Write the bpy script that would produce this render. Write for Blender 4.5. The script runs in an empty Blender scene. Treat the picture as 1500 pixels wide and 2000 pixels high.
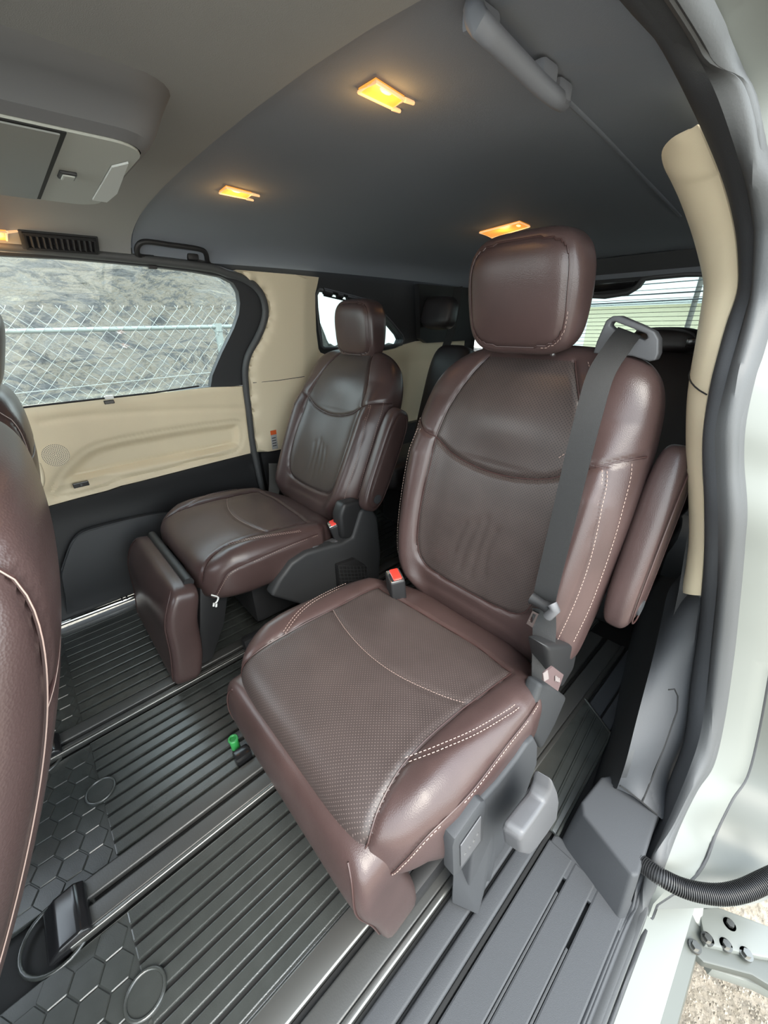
import bpy, bmesh, math, random
import numpy as np
from mathutils import Vector, Matrix
from mathutils.geometry import delaunay_2d_cdt
random.seed(7); np.random.seed(7)
rad = math.radians
S = bpy.context.scene
COL = S.collection

# ------------------------------------------------------------------ camera
YAW, PITCH, ROLL, FPX = rad(48.4), rad(26.1), rad(1.4), 770.0
CAM = np.array([0.0, 0.0, 1.0])
_f = np.array([-math.sin(YAW)*math.cos(PITCH), math.cos(YAW)*math.cos(PITCH), -math.sin(PITCH)])
_r = np.cross(_f, [0, 0, 1]); _r /= np.linalg.norm(_r)
_d = np.cross(_f, _r)
_R = math.cos(ROLL)*_r + math.sin(ROLL)*_d
_D = -math.sin(ROLL)*_r + math.cos(ROLL)*_d
cam_d = bpy.data.cameras.new('camera'); cam = bpy.data.objects.new('camera', cam_d); COL.objects.link(cam)
cam_d.sensor_fit = 'VERTICAL'; cam_d.sensor_height = 36.0; cam_d.lens = 36.0*FPX/2000.0
cam_d.clip_start = 0.02; cam_d.clip_end = 500
cam.matrix_world = Matrix(((_R[0], -_D[0], -_f[0], CAM[0]), (_R[1], -_D[1], -_f[1], CAM[1]),
                           (_R[2], -_D[2], -_f[2], CAM[2]), (0, 0, 0, 1)))
S.camera = cam

# ------------------------------------------------------------------ light
W = bpy.data.worlds.new('overcast_sky'); S.world = W; W.use_nodes = True
wn = W.node_tree.nodes; wl_ = W.node_tree.links
bg = wn['Background']
tc = wn.new('ShaderNodeTexCoord'); sx = wn.new('ShaderNodeSeparateXYZ'); rmp = wn.new('ShaderNodeValToRGB')
wl_.new(tc.outputs['Generated'], sx.inputs[0]); wl_.new(sx.outputs['Z'], rmp.inputs[0]); wl_.new(rmp.outputs[0], bg.inputs[0])
rmp.color_ramp.elements[0].position = 0.0; rmp.color_ramp.elements[0].color = (0.90, 0.97, 0.96, 1)
rmp.color_ramp.elements[1].position = 0.75; rmp.color_ramp.elements[1].color = (0.78, 0.89, 1.0, 1)
bg.inputs[1].default_value = 2.6
sun_d = bpy.data.lights.new('sun', 'SUN'); sun = bpy.data.objects.new('sun', sun_d); COL.objects.link(sun)
sun_d.energy = 2.6; sun_d.angle = rad(40); sun_d.color = (1.0, 0.93, 0.80)
sun.rotation_euler = (rad(12), rad(38), 0)
sun.location = (0, 0, 6)
S.view_settings.view_transform = 'Standard'; S.view_settings.look = 'None'
S.view_settings.gamma = 1.0; S.view_settings.use_curve_mapping = False
S.view_settings.exposure = 1.25

# ------------------------------------------------------------------ pixel -> point on a known plane or surface
def ray(u, v): return _R*((u-750)/FPX) + _D*((v-1000)/FPX) + _f
def PX(u, v, x): d = ray(u, v); return CAM + d*((x-CAM[0])/d[0])
def PY(u, v, y): d = ray(u, v); return CAM + d*((y-CAM[1])/d[1])
def PZ(u, v, z): d = ray(u, v); return CAM + d*((z-CAM[2])/d[2])
def wallx(z): return float(np.interp(z, [-.2, 0, .1, .45, .78, 1.0, 1.18, 1.26], [-1.62, -1.64, -1.66, -1.68, -1.66, -1.615, -1.57, -1.5]))
def PW(u, v, off=0.0):
    x = -1.6
    for _ in range(25):
        p = PX(u, v, x); x = wallx(p[2]) + off
    return p
_cs = np.array([(0, 1.285), (.15, 1.284), (.3, 1.280), (.42, 1.273), (.52, 1.263), (.59, 1.250), (.64, 1.236), (.672, 1.218), (.693, 1.198), (.706, 1.178), (.715, 1.155)])
def ceilz(x, y):
    z = float(np.interp(abs(x+0.855), _cs[:, 0], _cs[:, 1]))
    if y > .5: z -= 0.045*((y-.5)/1.7)**2
    if y < .385: z -= 0.006
    return z
def PC(u, v, off=0.0):
    z = 1.28
    for _ in range(40):
        p = PZ(u, v, z); z = 0.5*z+0.5*(ceilz(p[0], p[1]) + off)
    return p

# ------------------------------------------------------------------ materials
def nodes(m): return m.node_tree.nodes, m.node_tree.links
def mat(name, col, rough=.5, metal=0.0, grain=0.0, gscale=300.0, var=0.0, vscale=8.0, spec=.5, coat=0.0, bump_kind='noise', col2=None, bdist=.002):
    m = bpy.data.materials.new(name); m.use_nodes = True
    n, l = nodes(m); b = n['Principled BSDF']
    b.inputs['Base Color'].default_value = (*col, 1); b.inputs['Roughness'].default_value = rough
    b.inputs['Metallic'].default_value = metal; b.inputs['Specular IOR Level'].default_value = spec
    b.inputs['Coat Weight'].default_value = coat
    tcn = n.new('ShaderNodeTexCoord')
    if var > 0 or col2:
        t = n.new('ShaderNodeTexNoise'); t.inputs['Scale'].default_value = vscale; t.inputs['Detail'].default_value = 5
        l.new(tcn.outputs['Object'], t.inputs['Vector'])
        r = n.new('ShaderNodeValToRGB'); l.new(t.outputs['Fac'], r.inputs[0])
        c2 = col2 or tuple(min(1, c*(1+var)) for c in col); c1 = col if col2 else tuple(c*(1-var) for c in col)
        r.color_ramp.elements[0].position = .32; r.color_ramp.elements[1].position = .68
        r.color_ramp.elements[0].color = (*c1, 1); r.color_ramp.elements[1].color = (*c2, 1)
        l.new(r.outputs[0], b.inputs['Base Color'])
    if grain > 0:
        if bump_kind == 'voronoi':
            t = n.new('ShaderNodeTexVoronoi'); t.inputs['Scale'].default_value = gscale; o = t.outputs['Distance']
        else:
            t = n.new('ShaderNodeTexNoise'); t.inputs['Scale'].default_value = gscale; t.inputs['Detail'].default_value = 3; o = t.outputs['Fac']
        l.new(tcn.outputs['Object'], t.inputs['Vector'])
        bp = n.new('ShaderNodeBump'); bp.inputs['Strength'].default_value = grain; bp.inputs['Distance'].default_value = bdist
        l.new(o, bp.inputs['Height']); l.new(bp.outputs[0], b.inputs['Normal'])
    return m
def perforated(name, col, dot, pitch, size, rough):
    m = mat(name, col, rough, var=.12, vscale=14)
    n, l = nodes(m); b = n['Principled BSDF']
    uv = n.new('ShaderNodeUVMap'); mp = n.new('ShaderNodeMapping')
    mp.inputs['Scale'].default_value = (1/pitch, 1/pitch, 1); mp.inputs['Rotation'].default_value = (0, 0, rad(45))
    l.new(uv.outputs[0], mp.inputs[0])
    fr = n.new('ShaderNodeVectorMath'); fr.operation = 'FRACTION'; l.new(mp.outputs[0], fr.inputs[0])
    sb = n.new('ShaderNodeVectorMath'); sb.operation = 'SUBTRACT'; sb.inputs[1].default_value = (.5, .5, 0); l.new(fr.outputs[0], sb.inputs[0])
    ln = n.new('ShaderNodeVectorMath'); ln.operation = 'LENGTH'; l.new(sb.outputs[0], ln.inputs[0])
    lt = n.new('ShaderNodeMath'); lt.operation = 'LESS_THAN'; lt.inputs[1].default_value = size; l.new(ln.outputs['Value'], lt.inputs[0])
    mx = n.new('ShaderNodeMix'); mx.data_type = 'RGBA'
    src = b.inputs['Base Color'].links[0].from_socket
    l.new(lt.outputs[0], mx.inputs['Factor']); l.new(src, mx.inputs[6]); mx.inputs[7].default_value = (*dot, 1)
    l.new(mx.outputs[2], b.inputs['Base Color'])
    bp = n.new('ShaderNodeBump'); bp.invert = True; bp.inputs['Strength'].default_value = .35; bp.inputs['Distance'].default_value = .001
    l.new(lt.outputs[0], bp.inputs['Height']); l.new(bp.outputs[0], b.inputs['Normal'])
    return m
def glass(name, tint=(.93, .98, .97), refl=.06):
    m = bpy.data.materials.new(name); m.use_nodes = True
    n, l = nodes(m); n.remove(n['Principled BSDF']); out = n['Material Output']
    tr = n.new('ShaderNodeBsdfTransparent'); tr.inputs[0].default_value = (*tint, 1)
    gl = n.new('ShaderNodeBsdfGlossy'); gl.inputs['Roughness'].default_value = .02
    mx = n.new('ShaderNodeMixShader'); mx.inputs[0].default_value = refl
    l.new(tr.outputs[0], mx.inputs[1]); l.new(gl.outputs[0], mx.inputs[2]); l.new(mx.outputs[0], out.inputs[0])
    return m
def emit(name, col, strength):
    m = mat(name, col, .4); b = m.node_tree.nodes['Principled BSDF']
    b.inputs['Emission Color'].default_value = (*col, 1); b.inputs['Emission Strength'].default_value = strength
    return m
M = {}
LE = (.057, .0355, .0335)
M['leather'] = mat('brown_leather', LE, .31, grain=.14, gscale=620, var=.14, vscale=9, bump_kind='voronoi', bdist=.0010)
M['perf_seat'] = perforated('perforated_leather_seat', (.048, .036, .034), (.145, .112, .102), .0046, .15, .42)
M['perf_back'] = perforated('perforated_leather_back', (.053, .040, .037), (.009, .009, .009), .0048, .20, .36)
M['thread'] = mat('pale_thread', (.34, .245, .21), .7)
M['piping'] = mat('leather_piping', (.05, .026, .024), .4)
M['beige'] = mat('beige_vinyl', (.74, .63, .44), .55, grain=.12, gscale=700, var=.03, vscale=5)
M['beige2'] = mat('beige_plastic', (.74, .64, .46), .5, grain=.08, gscale=900)
M['blk'] = mat('black_plastic', (.014, .014, .015), .5, grain=.15, gscale=900)
M['blk_gloss'] = mat('gloss_black_plastic', (.012, .012, .013), .18)
M['trim'] = mat('charcoal_trim', (.030, .031, .033), .55, grain=.2, gscale=1100)
M['trim_g'] = mat('grey_trim', (.037, .039, .043), .62, grain=.2, gscale=1200)
M['grey_pl'] = mat('light_grey_plastic', (.085, .085, .09), .42, grain=.12, gscale=1200)
M['liner'] = mat('headliner_shaded', (.215, .235, .268), .85, grain=.25, gscale=900, spec=.15)  # rear headliner; the light fall-off towards the back is in this colour
M['liner2'] = mat('headliner_lit', (.29, .29, .28), .85, grain=.25, gscale=900, spec=.15)  # same kind of headliner, colour lightened for light bounced in at the front
M['rubber'] = mat('rubber_mat', (.032, .035, .033), .27, grain=.12, gscale=600, var=.12, vscale=20, spec=.9)
M["rub_dk"] = mat("rubber_groove", (.005, .005, .005), .7)
M['rail'] = mat('rail_metal', (.07, .07, .068), .38, metal=.4, grain=.08, gscale=400)
M['rail_hi'] = mat('bright_rail_edge', (.22, .22, .21), .36, metal=.9)
M['seal'] = mat('seal_rubber', (.062, .064, .066), .55, grain=.1, gscale=500)
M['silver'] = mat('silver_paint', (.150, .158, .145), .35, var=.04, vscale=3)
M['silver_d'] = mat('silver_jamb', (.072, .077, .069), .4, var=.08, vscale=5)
M['steel'] = mat('bolt_steel', (.16, .16, .15), .3, metal=.9)
M['chrome'] = mat('chrome', (.8, .8, .8), .12, metal=1)
M['belt'] = mat('belt_webbing', (.011, .011, .0115), .6, grain=.3, gscale=1200)
M['belt_g'] = mat('grey_belt_webbing', (.05, .047, .042), .65, grain=.3, gscale=1200)
M['red'] = mat('red_button', (.75, .045, .03), .35)
M['white'] = mat('white_plastic', (.75, .76, .74), .4)
M['orange'] = mat('orange_label', (.75, .13, .03), .5)
M['label'] = mat('label_paper', (.42, .42, .41), .6)
M['tag'] = mat('belt_tag', (.10, .066, .066), .5)
M['tag_lt'] = mat('tag_fold', (.20, .17, .165), .6)
M['dot'] = mat('switch_mark', (.10, .10, .10), .6)
M['handle'] = mat('handle_grey', (.20, .21, .235), .6)
M['console'] = mat('console_shaded', (.13, .13, .132), .8)  # console sides, colour darkened as the shaded faces
M['green'] = mat('green_plastic', (.03, .24, .06), .35)
M['glass'] = glass('window_glass')
M['glass_r'] = glass('rear_glass', (.45, .50, .50), .04)
M['glass_q'] = glass('quarter_glass', (.45, .50, .495), .04)
M['panel_g'] = mat('console_panel', (.40, .41, .37), .5, grain=.08, gscale=800)  # console underside, colour lightened as the lit face
M['panel_lt'] = mat('console_lamp_cover', (.58, .59, .56), .4)
M['screen'] = mat('console_screen', (.22, .225, .21), .45)
M['amber'] = emit('amber_lens', (.9, .36, .06), .34)
M['amber_hot'] = emit('amber_bulb', (1.0, .60, .16), 1.6)
M['amber_rim'] = emit('amber_rim', (.95, .55, .27), .34)
M['hose'] = mat('hose_rubber', (.018, .018, .019), .45)
M['galv'] = mat('galvanised_wire', (.26, .28, .27), .5, metal=.2)
M['galv2'] = mat('galvanised_pipe', (.19, .22, .215), .5, metal=.2)
M['cream'] = mat('cream_wall', (.80, .73, .52), .8)
M['wirelt'] = mat('cable', (.10, .11, .12), .6)
M['wood'] = mat('pole_wood', (.25, .24, .22), .8)
M['dkseat'] = mat('dark_leather', (.020, .017, .018), .42, grain=.2, gscale=500, bump_kind='voronoi', bdist=.001)
M['tree'] = mat('leaves', (.34, .42, .26), .8, var=.4, vscale=3)
M['gravel'] = mat('gravel', (.17, .145, .11), .9, grain=.9, gscale=70, col2=(.30, .26, .21), vscale=60, bdist=.01)

# ------------------------------------------------------------------ mesh helpers
WLOC = {}
def link(name, verts, faces, m, parent=None, smooth=False, uv=None, base=None):
    verts = np.asarray(verts, float).reshape(-1, 3)
    if parent is not None: o0 = WLOC[parent.name]
    elif base is not None: o0 = np.asarray(base, float)
    else:
        lo, hi = verts.min(0), verts.max(0); o0 = np.array([(lo[0]+hi[0])/2, (lo[1]+hi[1])/2, lo[2]])
    me = bpy.data.meshes.new(name)
    me.from_pydata((verts-o0).tolist(), [], [list(map(int, f)) for f in faces])
    if uv is not None:
        lay = me.uv_layers.new(name='UVMap'); uv = np.asarray(uv, float)
        idx = np.zeros(len(me.loops), dtype=np.int32); me.loops.foreach_get('vertex_index', idx)
        lay.data.foreach_set('uv', uv[idx].astype(np.float32).ravel())
    bm = bmesh.new(); bm.from_mesh(me); bmesh.ops.recalc_face_normals(bm, faces=bm.faces[:]); bm.to_mesh(me); bm.free()
    if smooth:
        for p in me.polygons: p.use_smooth = True
    me.materials.append(M[m] if isinstance(m, str) else m)
    o = bpy.data.objects.new(name, me); COL.objects.link(o)
    if parent is not None:
        o.parent = parent; WLOC[o.name] = o0
    else:
        o.location = o0; WLOC[o.name] = o0
    return o
def auto(o, ang=35):
    me = o.data
    for p in me.polygons: p.use_smooth = True
    try: me.set_sharp_from_angle(angle=rad(ang))
    except Exception: pass
    return o
def tag(o, label=None, cat=None, group=None, kind=None):
    if label: o['label'] = label
    if cat: o['category'] = cat
    if group: o['group'] = group
    if kind: o['kind'] = kind
    return o
def thing(name, loc, label, cat, group=None, kind=None):
    o = bpy.data.objects.new(name, None); COL.objects.link(o); o.location = loc; o.empty_display_size = .05
    WLOC[o.name] = np.asarray(loc, float)
    return tag(o, label, cat, group, kind)
class MB:
    def __init__(s): s.v = []; s.f = []
    def add(s, v, f):
        n = len(s.v); s.v.extend([tuple(map(float, p)) for p in v]); s.f.extend([[i+n for i in q] for q in f]); return s
    def build(s, name, m, parent=None, smooth=False, sharp=None, base=None):
        o = link(name, s.v, s.f, m, parent, smooth, base=base)
        if sharp: auto(o, sharp)
        return o
def bm_out(bm):
    bm.verts.index_update()
    v = [tuple(q.co) for q in bm.verts]; f = [[q.index for q in fa.verts] for fa in bm.faces]; bm.free(); return v, f
def rbox(c, size, bev=.004, seg=2, rot=None):
    bm = bmesh.new(); bmesh.ops.create_cube(bm, size=1.0)
    for q in bm.verts: q.co = Vector((q.co.x*size[0], q.co.y*size[1], q.co.z*size[2]))
    if bev > 0: bmesh.ops.bevel(bm, geom=bm.edges[:], offset=min(bev, .49*min(size)), segments=seg, affect='EDGES', profile=.6)
    mm = Matrix.Identity(3) if rot is None else Matrix(rot)
    for q in bm.verts: q.co = mm @ q.co + Vector(c)
    return bm_out(bm)
def frame(d):
    d = np.asarray(d, float); d = d/np.linalg.norm(d)
    a = np.array([0, 0, 1.]) if abs(d[2]) < .9 else np.array([1., 0, 0])
    s = np.cross(a, d); s /= np.linalg.norm(s); return s, np.cross(d, s)
def tube(path, r, seg=8, closed=False, cap=True):
    P = np.asarray(path, float); n = len(P); V = []; F = []
    rr = np.broadcast_to(np.asarray(r, float), (n,))
    prev = None
    for i in range(n):
        if closed: t = P[(i+1) % n]-P[i-1]
        else: t = P[min(i+1, n-1)]-P[max(i-1, 0)]
        t = t/(np.linalg.norm(t)+1e-12)
        if prev is None: s, u = frame(t)
        else:
            s = prev - t*np.dot(prev, t)
            if np.linalg.norm(s) < 1e-6: s, u = frame(t)
            s /= np.linalg.norm(s); u = np.cross(t, s)
        prev = s
        for k in range(seg):
            a = 2*math.pi*k/seg; V.append(P[i]+rr[i]*(math.cos(a)*s+math.sin(a)*u))
    m = n if closed else n-1
    for i in range(m):
        for k in range(seg):
            a = i*seg+k; b = i*seg+(k+1) % seg; j = (i+1) % n
            F.append([a, b, j*seg+(k+1) % seg, j*seg+k])
    if cap and not closed: F.append(list(range(seg))[::-1]); F.append([(n-1)*seg+k for k in range(seg)])
    return V, F
def resample(P, n, closed=False):
    P = np.asarray(P, float)
    if closed: P = np.vstack([P, P[:1]])
    d = np.r_[0, np.cumsum(np.linalg.norm(np.diff(P, axis=0), axis=1))]
    t = np.linspace(0, d[-1], n+1)[:-1] if closed else np.linspace(0, d[-1], n)
    return np.stack([np.interp(t, d, P[:, k]) for k in range(P.shape[1])], 1)
def smooth_path(P, n=60, arc=True):
    P = np.asarray(P, float); m = len(P)
    t = np.linspace(0, m-1, n); out = []
    for x in t:
        i = min(int(x), m-2); f = x-i
        p0, p1, p2, p3 = P[max(i-1, 0)], P[i], P[i+1], P[min(i+2, m-1)]
        out.append(.5*((2*p1)+(-p0+p2)*f+(2*p0-5*p1+4*p2-p3)*f*f+(-p0+3*p1-3*p2+p3)*f**3))
    return resample(np.array(out), n) if arc else np.array(out)
def inpoly(p, poly):
    x, y = p; c = False; n = len(poly); j = n-1
    for i in range(n):
        xi, yi = poly[i]; xj, yj = poly[j]
        if (yi > y) != (yj > y) and x < (xj-xi)*(y-yi)/(yj-yi+1e-15)+xi: c = not c
        j = i
    return c
def fill2d(outer, holes=(), step=.05):
    outer = [tuple(map(float, p[:2])) for p in outer]; holes = [[tuple(map(float, p[:2])) for p in h] for h in holes]
    vs = [Vector(p) for p in outer]; es = [(i, (i+1) % len(outer)) for i in range(len(outer))]
    for h in holes:
        n = len(vs); vs += [Vector(p) for p in h]; es += [(n+i, n+(i+1) % len(h)) for i in range(len(h))]
    a = np.array(outer); lo, hi = a.min(0), a.max(0); bnd = np.array([tuple(v) for v in vs])
    if step:
        for x in np.arange(lo[0]+step/2, hi[0], step):
            for y in np.arange(lo[1]+step/2, hi[1], step):
                if inpoly((x, y), outer) and not any(inpoly((x, y), h) for h in holes):
                    if ((bnd-[x, y])**2).sum(1).min() > (.35*step)**2: vs.append(Vector((x, y)))
    rv, re, rf, *_ = delaunay_2d_cdt(vs, es, [], 0, 1e-7)
    F = []
    for f in rf:
        c = ((rv[f[0]]+rv[f[1]]+rv[f[2]])/3)
        if inpoly(c, outer) and not any(inpoly(c, h) for h in holes): F.append(list(f))
    return np.array([tuple(v) for v in rv]), F
def solid(V, F, off):
    """close a sheet with a copy shifted by off (vector or per-vertex array)"""
    V = np.asarray(V, float); n = len(V); B = V+np.asarray(off, float)
    cnt = {}
    for f in F:
        for i in range(len(f)):
            a, b = f[i], f[(i+1) % len(f)]; k = (min(a, b), max(a, b)); cnt.setdefault(k, []).append((a, b))
    G = [list(f) for f in F]+[[i+n for i in f[::-1]] for f in F]
    for k, e in cnt.items():
        if len(e) == 1: a, b = e[0]; G.append([b, a, a+n, b+n])
    return np.vstack([V, B]), G
def sheet(outer, holes, fmap, off, step=.05):
    v2, F = fill2d(outer, holes, step); V = np.array([fmap(p[0], p[1]) for p in v2])
    return solid(V, F, off)
def strip(curves, n=40, off=None, smooth_c=True):
    C = [smooth_path(c, n) if smooth_c else resample(c, n) for c in curves]; k = len(C)
    V = np.vstack(C); F = []
    for i in range(k-1):
        for j in range(n-1): F.append([i*n+j, i*n+j+1, (i+1)*n+j+1, (i+1)*n+j])
    return (V, F) if off is None else solid(V, F, off)
def prism3(pts, off):
    P = np.asarray(pts, float); n = len(P); V = np.vstack([P, P+np.asarray(off, float)])
    return V, [list(range(n))[::-1], list(range(n, 2*n))]+[[i, (i+1) % n, n+(i+1) % n, n+i] for i in range(n)]
def bev(VF, w=.003, seg=2):
    bm = bmesh.new(); vs = [bm.verts.new(tuple(map(float, p))) for p in VF[0]]
    for f in VF[1]:
        try: bm.faces.new([vs[i] for i in f])
        except ValueError: pass
    bmesh.ops.recalc_face_normals(bm, faces=bm.faces[:])
    ed = [e for e in bm.edges if len(e.link_faces) == 2 and e.calc_face_angle(0) > .5]
    bmesh.ops.bevel(bm, geom=ed, offset=w, segments=seg, affect='EDGES', profile=.6, clamp_overlap=True)
    return bm_out(bm)
def spow(a, e): return np.sign(a)*np.abs(a)**e
def superloop(w, d, e, N):
    """closed loop, starts at rear centre (0,-d), returns (N,2); +second = front"""
    ph = np.linspace(-math.pi/2, 3*math.pi/2, 721)
    return resample(np.stack([w*spow(np.cos(ph), e), d*spow(np.sin(ph), e)], 1)[:-1], N, closed=True)
class Loft:
    """rows of closed loops -> grid[row, k] of points; keeps param coords for region tests and seams"""
    def __init__(s, rows, params=None):
        s.G = np.array(rows); s.nr, s.nc = s.G.shape[:2]
    def vf(s):
        nr, nc = s.nr, s.nc; F = []
        for i in range(nr-1):
            for k in range(nc):
                a = i*nc+k; b = i*nc+(k+1) % nc; F.append([a, b, b+nc, a+nc])
        F.append(list(range(nc))[::-1]); F.append([(nr-1)*nc+k for k in range(nc)])
        return s.G.reshape(-1, 3), F
    def normals(s):
        du = np.roll(s.G, -1, 1)-np.roll(s.G, 1, 1); dv = np.gradient(s.G, axis=0)
        n = np.cross(du, dv); n /= (np.linalg.norm(n, axis=2, keepdims=True)+1e-12)
        c = s.G.mean((0, 1)); 
        if ((s.G-c)*n).sum() < 0: n = -n
        return n
    def groove(s, lines, depth, width):
        n = s.normals(); V = s.G.reshape(-1, 3); D = np.full(len(V), 9.)
        for L in lines:
            L = resample(L, max(12, int(len(L)*3)))
            for ch in range(0, len(L), 40):
                d = np.linalg.norm(V[:, None, :]-L[None, ch:ch+40, :], axis=2).min(1); D = np.minimum(D, d)
        s.G = s.G - n*(depth*np.exp(-(D/width)**2)).reshape(s.nr, s.nc, 1)
        return D
    def split(s, regions):
        """regions: array (nr-1,nc) of ints -> dict id -> (V,F,UVidx)"""
        nc = s.nc; V = s.G.reshape(-1, 3); out = {}
        for r in np.unique(regions):
            ii, kk = np.where(regions == r); F = []
            for i, k in zip(ii, kk):
                a = i*nc+k; b = i*nc+(k+1) % nc; F.append([a, b, b+nc, a+nc])
            used = sorted({q for f in F for q in f}); mp = {q: j for j, q in enumerate(used)}
            out[r] = (V[used], [[mp[q] for q in f] for f in F], used)
        return out
def uvgrid(L):
    du = np.linalg.norm(np.roll(L.G, -1, 1)-L.G, axis=2); mid = L.nr//2
    u = np.r_[0, np.cumsum(du[mid])[:-1]]; dv = np.linalg.norm(np.diff(L.G, axis=0), axis=2).max(1)
    v = np.r_[0, np.cumsum(dv)]
    return np.stack(np.meshgrid(u, v), 2).reshape(-1, 2)
def pillow(c, ax, hx, hd, hl, e=.5, p=4.0, nr=34, nc=56, taper=None, bend=None, pd=None, pb=None):
    """ax = (X, N(front), T(long)); half sizes hx, hd, hl"""
    X, N, T = [np.asarray(a, float) for a in ax]; rows = []
    for t in np.sin(np.linspace(-math.pi/2, math.pi/2, nr)):
        t = t*.9995; s = (1-abs(t)**p)**(1/p); sd = (1-abs(t)**(pd or p))**(1/(pd or p))
        tw, td = (taper(t) if taper else (1, 1)); lo = superloop(max(hx*s*tw, 1e-4), max(hd*sd*td, 1e-4), e, nc)
        off = bend(t) if bend else 0
        kb = ((1-abs(t)**pb)**(1/pb)/max(sd, 1e-6)) if pb else 1
        rows.append([np.asarray(c)+X*q[0]+N*((q[1] if q[1] > 0 else q[1]*kb)+off)+T*t*hl for q in lo])
    return Loft(rows)
def dashes(path, ln=.0042, gap=.0030, r=.0007, lift=None):
    """stitch dashes along a path as thin 4-sided rods"""
    P = np.asarray(path, float); d = np.r_[0, np.cumsum(np.linalg.norm(np.diff(P, axis=0), axis=1))]
    mb = MB(); t = 0
    at = lambda x: np.array([np.interp(x, d, P[:, k]) for k in range(3)])
    while t+ln < d[-1]:
        mb.add(*tube([at(t), at(t+ln)], r, 4)); t += ln+gap
    return mb
def ring(c, R, r, n=28, seg=8, ax=((1, 0, 0), (0, 1, 0)), sx=1.0):
    a, b = np.asarray(ax[0], float), np.asarray(ax[1], float)
    return tube([np.asarray(c)+R*(sx*math.cos(t)*a+math.sin(t)*b) for t in np.linspace(0, 2*math.pi, n, endpoint=False)], r, seg, closed=True)
def disc(c, R, h, n=24, axis=(0, 0, 1)):
    s, u = frame(axis); axis = np.asarray(axis, float); axis /= np.linalg.norm(axis)
    pts = [np.asarray(c)+R*(math.cos(t)*s+math.sin(t)*u) for t in np.linspace(0, 2*math.pi, n, endpoint=False)]
    return prism3(pts, axis*h)
def text_mesh(name, body, size, origin, xdir, ydir, m, parent, depth=.0006):
    cu = bpy.data.curves.new(name, 'FONT'); cu.body = body; cu.size = size; cu.extrude = depth; cu.align_x = 'CENTER'; cu.align_y = 'CENTER'
    tmp = bpy.data.objects.new(name+'_tmp', cu); COL.objects.link(tmp)
    dg = bpy.context.evaluated_depsgraph_get(); me = bpy.data.meshes.new_from_object(tmp.evaluated_get(dg))
    X, Y = np.asarray(xdir, float), np.asarray(ydir, float); Z = np.cross(X, Y)
    V = [np.asarray(origin)+X*v.co.x+Y*v.co.y+Z*v.co.z for v in me.vertices]; F = [list(p.vertices) for p in me.polygons]
    bpy.data.objects.remove(tmp); bpy.data.curves.remove(cu); bpy.data.meshes.remove(me)
    return link(name, V, F, m, parent)

# ================================================================== SETTING
def structure(o, label, cat=None): return tag(o, label, cat, kind='structure')
# ---- floor
fl = MB(); fl.add(*rbox((-.80, .72, -.035), (1.72, 3.96, .05), .004))
FLOOR = structure(fl.build('floor', 'rub_dk'), 'black van floor under the rubber mats and seat rails', 'floor')

# ---- ceiling: front panel and rear panel with a seam across the van
def ceil_sheet(y0, y1, lip=0.0):
    hx = resample(_cs, 26)[:, 0]; xs = np.r_[-.855-hx[::-1][1:], -.855+hx[1:-3]]; ys = np.linspace(y0, y1, max(3, int((y1-y0)/.06)))
    V = [(x, y, ceilz(x, y)) for y in ys for x in xs]; n = len(xs)
    F = [[j*n+i, j*n+i+1, (j+1)*n+i+1, (j+1)*n+i] for j in range(len(ys)-1) for i in range(n-1)]
    return solid(V, F, (0, 0, .045))
CEIL = structure(link('ceiling', *ceil_sheet(.389, 2.34), 'liner', smooth=False), 'fabric headliner over the rear rows, coloured darker for shade', 'ceiling')
auto(CEIL, 40)
o = link('front_headliner_panel', *ceil_sheet(-1.0, .384), 'liner2', CEIL); auto(o, 40)
# swage recess of the near roof side
mb = MB(); mb.add(*tube(smooth_path([PC(940, 0, .0035), PC(1050, 130, .0035), PC(1180, 260, .0035), PC(1260, 345, .0035), PC(1330, 420, .0035)], 40), .006, 8))
auto(mb.build('headliner_crease', 'liner', CEIL), 60)

# ---- far sliding door (door_1)
def onw(y, z, off=0.0): return np.array([wallx(z)+off, y, z])
def yz(pix, off=0.0): return [tuple(PW(u, v, off)[1:]) for u, v in pix]
DOOR = thing('door_1', (-1.66, .25, 0), 'closed far sliding door with beige trim and wide window', 'door', kind='structure')
win = yz([(0, 499), (150, 507), (290, 520), (380, 531), (433, 541), (455, 553), (465, 570), (468, 592), (466, 614), (457, 640), (447, 661), (433, 689), (423, 712), (414, 734), (411, 755)])
win = [(-.30, win[0][1]+.012)]+win+[(.06, .775), (-.30, .782)]
seal_far = yz([(440, 535), (463, 541), (489, 555), (505, 572), (513, 592), (515, 614), (509, 638), (500, 659), (490, 677), (482, 693), (477, 712), (476, 735), (479, 770), (483, 800), (489, 853), (494, 883), (503, 925), (512, 960), (524, 1000)])
yr = .72
# upper black frame around the glass
fr_out = [(-.34, 1.215)]+[(.55, 1.205)]+[(p[0]+.030, p[1]) for p in seal_far[1:12]]+[(.74, .765), (-.34, .785)]
V, F = sheet(fr_out, [win], lambda a, b: onw(a, b, .004), (-.03, 0, 0), .06)
o = link('window_frame', V, F, 'trim', DOOR); auto(o, 30)
# glass
V, F = sheet([(p[0], p[1]) for p in win], [], lambda a, b: onw(a, b, -.022), (-.004, 0, 0), .08)
link('window_pane', V, F, 'glass', DOOR)
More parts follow.
